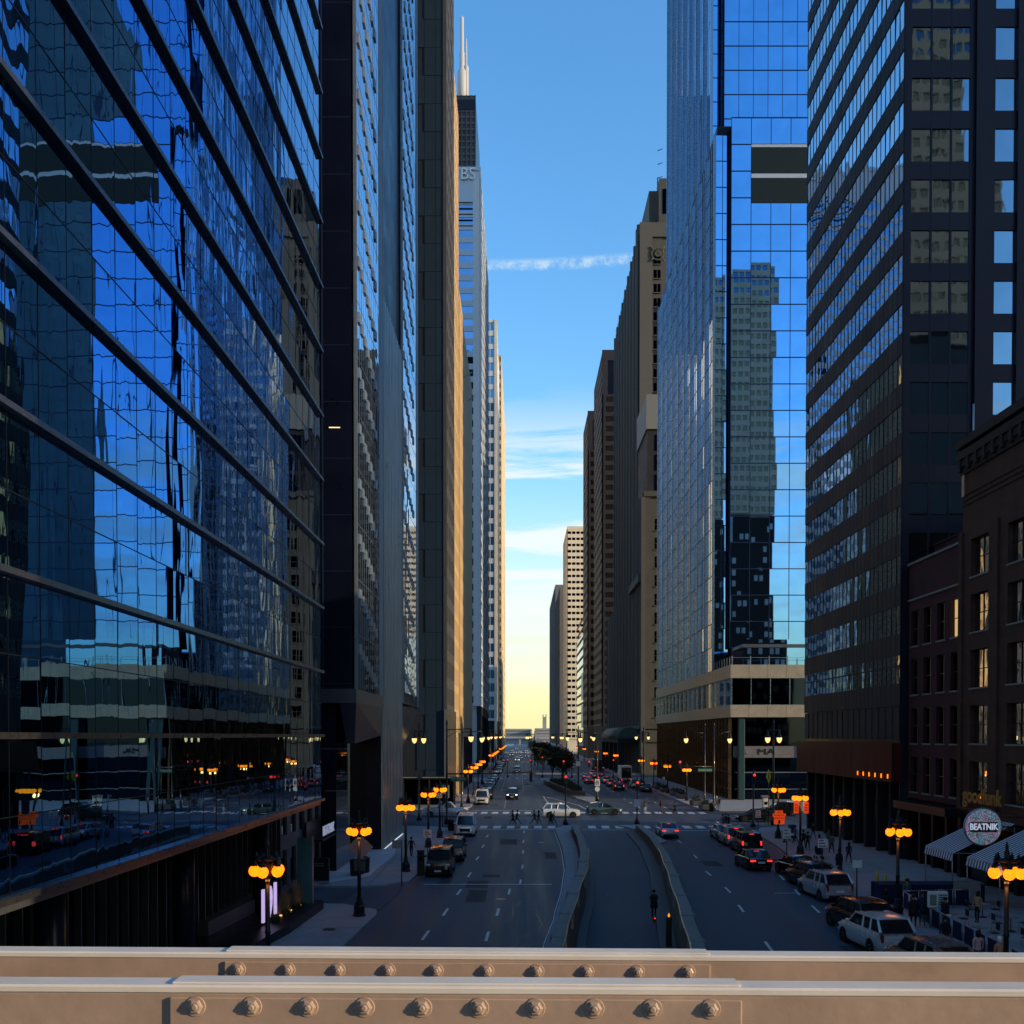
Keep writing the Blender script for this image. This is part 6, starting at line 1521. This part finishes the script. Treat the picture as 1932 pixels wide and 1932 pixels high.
# ================================================================ PEOPLE
def person_mesh(pose,cols,seed=0):
    """one skinned body: verts as joints, radius per joint; pose: dict of stride, arm swing, lean, sit"""
    V=[];E=[];RR=[]
    def v(p,r,par=None):
        V.append(Vector(p)); RR.append(r); i=len(V)-1
        if par is not None: E.append((par,i))
        return i
    st=pose.get('stride',0.); ar=pose.get('arm',.3); ln=pose.get('lean',.03); bl=pose.get('b',1.); fw=pose.get('fwd',0)  # front = -y
    pel=v((0,0,.95),.135*bl)
    sp1=v((0,-ln*.5,1.12),.125*bl,pel); ch=v((0,-ln,1.32),.155*bl,sp1); nk=v((0,-ln*1.3,1.47),.06,ch); hd0=v((0,-ln*1.5-.02,1.56),.075,nk); hd1=v((0,-ln*1.5-.02,1.66),.10,hd0); hd2=v((0,-ln*1.5-.01,1.735),.07,hd1)
    for s in (-1,1):
        hp=v((s*.10,0,.90),.105*bl,pel); a=s*st
        kn=v((s*.10,-.42*math.sin(a)-.05,.90-.42*math.cos(a)),.065*bl,hp)
        an_a=a*.9-(.5*abs(st) if a<0 else -.05); 
        an=v((s*.10,V[kn].y-.40*math.sin(an_a-.05*1),max(.09,V[kn].z-.41*math.cos(an_a))),.042,kn)
        to=v((s*.11,V[an].y-.16,max(.04,V[an].z-.05)),.038,an)
        sh=v((s*.19*bl,-ln*1.1,1.40),.062*bl,ch); b=-s*ar
        if fw: eb=v((s*.23,-.12,1.14),.045,sh); wr=v((s*.17,-.36,1.12),.03,eb)
        else: eb=v((s*.25,-.26*math.sin(b)+.02-ln,1.40-.27*math.cos(b)),.046*bl,sh); wr=v((s*.27,V[eb].y-.22*math.sin(b+.25),V[eb].z-.24*math.cos(b+.25)),.030,eb)
        d=(V[wr]-V[eb]).normalized(); pm2=v(V[wr]+d*.06,.034,wr)
        for k in range(4):
            f1=v(V[pm2]+d*.05+Vector((0,(k-1.5)*.020,0)),.0105,pm2); v(V[f1]+d*(.035+.008*(k in(1,2)))+Vector((-s*.012,0,-.004)),.009,f1)
        t1=v(V[wr]+d*.03+Vector((-s*.01,-.035,0)),.011,wr); v(V[t1]+d*.035+Vector((-s*.01,-.01,0)),.009,t1)
    me=bpy.data.meshes.new('tmp'); me.from_pydata(V,E,[]); o=bpy.data.objects.new('tmp',me); C.objects.link(o)
    m=o.modifiers.new('s','SKIN'); sk=me.skin_vertices[0].data
    for i,rr in enumerate(RR): sk[i].radius=(rr,rr*.85)
    for i in range(len(V)): sk[i].use_root=(i==0)
    m2=o.modifiers.new('u','SUBSURF'); m2.levels=1
    dg=bpy.context.evaluated_depsgraph_get(); out=bpy.data.meshes.new_from_object(o.evaluated_get(dg)); C.objects.unlink(o); bpy.data.objects.remove(o)
    out.name='person'; out.materials.clear()
    for c in cols: out.materials.append(c)   # shirt, trousers, skin, shoes
    hem=pose.get('hem',.92); wrists=[V[i] for i in range(len(V)) if abs(RR[i]-.030)<1e-6]
    for p_ in out.polygons:
        c=p_.center; p_.use_smooth=True
        k=0
        if c.z>1.475: k=2
        elif c.z<.10: k=3
        elif c.z<hem and abs(c.x)<.215: k=1
        for w_ in wrists:
            if (c-w_).length<.17 and (c-w_).z<.02: k=2
        p_.material_index=k
    return out,V
SKIN=mat('skin',(.30,.17,.11),.6,var=.08); SKIN2=mat('skin_dark',(.12,.06,.04),.6,var=.08)
def cloth(n_,c_): return mat('cloth_'+n_,c_,.85,var=.12,scale=12)
for n_,c_ in dict(black=(.012,.012,.016),navy=(.014,.018,.04),grey=(.09,.095,.11),denim=(.04,.06,.12),pink=(.62,.04,.36),plum=(.13,.02,.09),pattern=(.42,.32,.36),orange=(.5,.14,.03),tan=(.3,.2,.12),shoe=(.03,.03,.03),white=(.6,.6,.6),green=(.04,.08,.07)).items(): cloth(n_,c_)
mat('hair_dark',(.012,.009,.008),.5,var=.1); mat('hair_white',(.6,.58,.54),.6,var=.1)
npers=0
def person(px,py,rz,label,pose={},top='black',bot='black',hair='hair_dark',skin=SKIN,h=1.74,X=None,Y=None,z=0.,coat=False,bag=None,long=False):
    p=gr(px,py,z) if X is None else Vector((X,Y,z))
    me,V=person_mesh(pose,[MAT['cloth_'+top],MAT['cloth_'+bot],skin,MAT['cloth_shoe']])
    o=bpy.data.objects.new('person',me); C.objects.link(o); o.location=p; o.rotation_euler=(0,0,R(rz)); s=h/1.80; o.scale=(s,s,s); tag(o,label,'person')
    hc=V[5]
    mb=MB(); rg=[]
    mb.lathe((hc.x,hc.y+.025,hc.z-.03),[(.096,-.02 if not long else -.16),(.112,.02),(.115,.07),(.095,.12),(.05,.15),(.005,.158)],12); mb.build('hair',MAT[hair],o)
    # face: nose, eyes, mouth, ears
    mb=MB(); mb.add([(hc.x-.013,hc.y-.088,hc.z-.05),(hc.x+.013,hc.y-.088,hc.z-.05),(hc.x,hc.y-.115,hc.z-.045),(hc.x,hc.y-.088,hc.z-.0)],[(0,1,2),(1,3,2),(3,0,2)]); mb.build('nose',skin,o)
    mb=MB()
    for s_ in (-1,1): mb.ball((hc.x+s_*.033,hc.y-.086,hc.z-.005),.010,6)
    mb.box(hc.x-.024,hc.x+.024,hc.y-.09,hc.y-.084,hc.z-.082,hc.z-.074); mb.build('eyes_and_mouth',MAT['ink'],o)
    if coat:
        mb=MB(); ln=pose.get('lean',.03); mb.lathe((0,-ln*.5,.62),[(.25,0),(.23,.25),(.20,.5),(.21,.72),(.17,.84)],14); mb.build('coat',MAT['cloth_'+top],o)
    if bag:
        mb=MB(); mb.bev((.30,.0,.72),.12,.3,.34,.03); mb.build('shoulder_bag',MAT['cloth_'+bag],o)
    return o
W1=dict(stride=.45,arm=.5,lean=.05); W2=dict(stride=.38,arm=.4,lean=.03); W3=dict(stride=-.42,arm=-.4,lean=.04); ST=dict(stride=.06,arm=.08,lean=.0)
# heading: 0 faces the camera, 90 faces right, -90 faces left, 180 away
person(968,1557,-90,'rear of the leftmost walking pair on the near crossing, black clothes',W1,'black','black',bag='black')
person(975,1556.5,90,'front walker of the leftmost pair on the near crossing, longest stride',dict(stride=.55,arm=.5,lean=.05),'black','black')
person(1009,1556.5,-90,'slim walker in dark clothes, left one of the middle pair on the near crossing',dict(stride=.55,arm=.6,lean=.06),'black','black')
person(1016,1557,90,'walker with a pale skirt hem, right one of the middle pair on the near crossing',W2,'black','grey',bag='grey',long=True)
person(1040,1559,-90,'dark-coated walker in front of the white crossing crossover, left of a pair',W2,'black','black',coat=True)
person(1044,1558,90,'walker with a grey hood and blue trousers beside the signal post on the crossing',W1,'grey','denim',hair='hair_white')
person(1217,1535,180,'faint grey pedestrian beside the post with the white notice, far crossing',ST,'grey','white',h=1.7,long=True)
person(1246,1535,90,'pedestrian in plum trousers on the far crossing, right carriageway',W2,'black','plum',long=True)
person(1274,1538,-90,'dark striding pedestrian with a bag near the right end of the far crossing',W1,'black','black',bag='black')
person(1364,1566,0,'leftmost of three dark people standing behind the right queue',ST,'grey','black')
person(1369,1564,30,'middle of three dark people standing behind the right queue',ST,'black','black')
person(1375,1566,-60,'rightmost of three dark people standing behind the right queue, arm out',dict(stride=.1,arm=.5),'black','black')
person(1352,1526,200,'person waiting beyond the far right litter bin, white hat',ST,'grey','black',z=.15,hair='hair_white')
person(1357,1527,170,'person in dark clothes beside the one in the white hat, far right corner',ST,'black','denim',z=.15)
person(1516,1602,180,'dark pedestrian walking away beside the blue mailbox',W2,'black','black',z=.15)
person(1524,1606,170,'black-suited pedestrian walking away left of the pink jacket',W1,'black','black',z=.15)
person(1545,1612,10,'person in a bright pink jacket pushing a stroller on the right pavement',dict(stride=.25,fwd=1,lean=.05),'pink','black',z=.15,long=True)
person(1563,1602,0,'person in a dark green top walking beyond the white sign post, right pavement',W2,'green','black',z=.15,h=1.85)
person(1583,1648,0,'person in a long dark coat by the unlit-globe lamp, right pavement',ST,'black','black',z=.15,coat=True,h=1.8)
person(0,0,20,'person seen behind the black parked car with roof bars, dark hair',ST,'black','black',X=19.9,Y=54.0,z=.15,long=True)
person(0,0,160,'leftmost of the dark group standing by the menu board',ST,'black','black',X=20.6,Y=52.0,z=.15,coat=True,h=1.8)
person(0,0,-20,'middle of the dark group standing by the menu board, hood down',ST,'navy','denim',X=21.3,Y=52.6,z=.15,coat=True,h=1.86)
person(0,0,-80,'rightmost of the dark group by the menu board with a pale bag',ST,'black','black',X=22.0,Y=51.4,z=.15,coat=True,bag='white')
person(0,0,0,'person in a pale patterned shirt walking towards the camera, lower right',dict(stride=.3,arm=.35,lean=.02),'pattern','black',X=19.65,Y=42.6,z=.15,skin=SKIN2,long=True)
person(0,0,185,'white-haired person in an orange skirt at the lower right corner',ST,'tan','orange',X=20.0,Y=41.4,z=.15,hair='hair_white',h=1.72,long=True)
person(0,0,180,'seated-height person in dark clothes behind the patterned shirt, terrace edge',ST,'black','denim',X=19.7,Y=46.0,z=.15)
person(1569,1611,180,'person in a grey top walking away left of the green-topped one, right pavement',W2,'grey','black',z=.15)
person(1534,1585,10,'small dark figure near the mailbox side of the right corner',W2,'black','denim',z=.15)
person(1601,1630,0,'person in navy walking towards the camera by the dark brick shopfront',W1,'navy','black',z=.15,long=True)
person(1500,1592,90,'person crossing the right pavement just behind the blue mailbox',W2,'grey','navy',z=.15)
person(0,0,170,'person in a green top entering the terrace fence gap',W2,'green','black',X=22.6,Y=58.0,z=.15)
person(0,0,-60,'person in a tan top standing beside the farthest terrace tables',ST,'tan','black',X=24.6,Y=53.4,z=.15,long=True)
person(776,1618,175,'person in black walking away beside the second left lamp past the diamond sign',W2,'black','black',z=.15)
rider=person(0,0,180,'lone hooded figure standing on a scooter inside the ramp',dict(stride=.05,fwd=1,lean=.03),'black','black',X=8.5,Y=63.,z=interp(RZ,63)+.16,h=1.82,coat=True)
r=empty('kick_scooter',(8.5,63,interp(RZ,63)),0,'kick scooter with a tiny red rear light under the hooded rider in the ramp','scooter')
mb=MB(); mb.bev((0,.1,.12),.14,.9,.05,.02); mb.build('deck',MAT['dark_metal'],r); mb=MB(); mb.tube((0,.5,.12),(0,.42,1.12),.02,n=6); mb.tube((-.25,.42,1.12),(.25,.42,1.12),.018,n=5); mb.build('handlebar',MAT['dark_metal'],r)
for y in (-.38,.55):
    mb=MB(); mb.tube((-.025,y,.09),(.025,y,.09),.09,.09,12); mb.build('wheel',MAT['rubber'],r)
mb=MB(); mb.ball((0,-.45,.2),.045,8); mb.build('rear_light',MAT['signal_red'],r)
# stroller
p=gr(1545,1621,.15); r=empty('stroller',p,0,'black covered stroller pushed by the person in pink','stroller')
mb=MB(); mb.loft([[(-.24,-.3,.4),(.24,-.3,.4),(.24,.3,.45),(-.24,.3,.45)],[(-.27,-.35,.75),(.27,-.35,.75),(.27,.35,.8),(-.27,.35,.8)],[(-.25,-.05,1.05),(.25,-.05,1.05),(.25,.33,1.05),(-.25,.33,1.05)]]); mb.build('seat_shell',MAT['cloth_black'],r)
mb=MB()
for s in (-1,1): mb.tube((s*.27,-.35,.15),(s*.24,.45,1.05),.015,n=5); mb.tube((s*.27,.35,.15),(s*.24,-.1,.6),.015,n=5)
mb.tube((-.24,.45,1.05),(.24,.45,1.05),.018,n=5); mb.build('frame',MAT['steel'],r)
for x in (-.27,.27):
    for y in (-.35,.35): mb=MB(); mb.tube((x-.02,y,.14),(x+.02,y,.14),.14,.14,12); mb.build('wheel',MAT['rubber'],r)
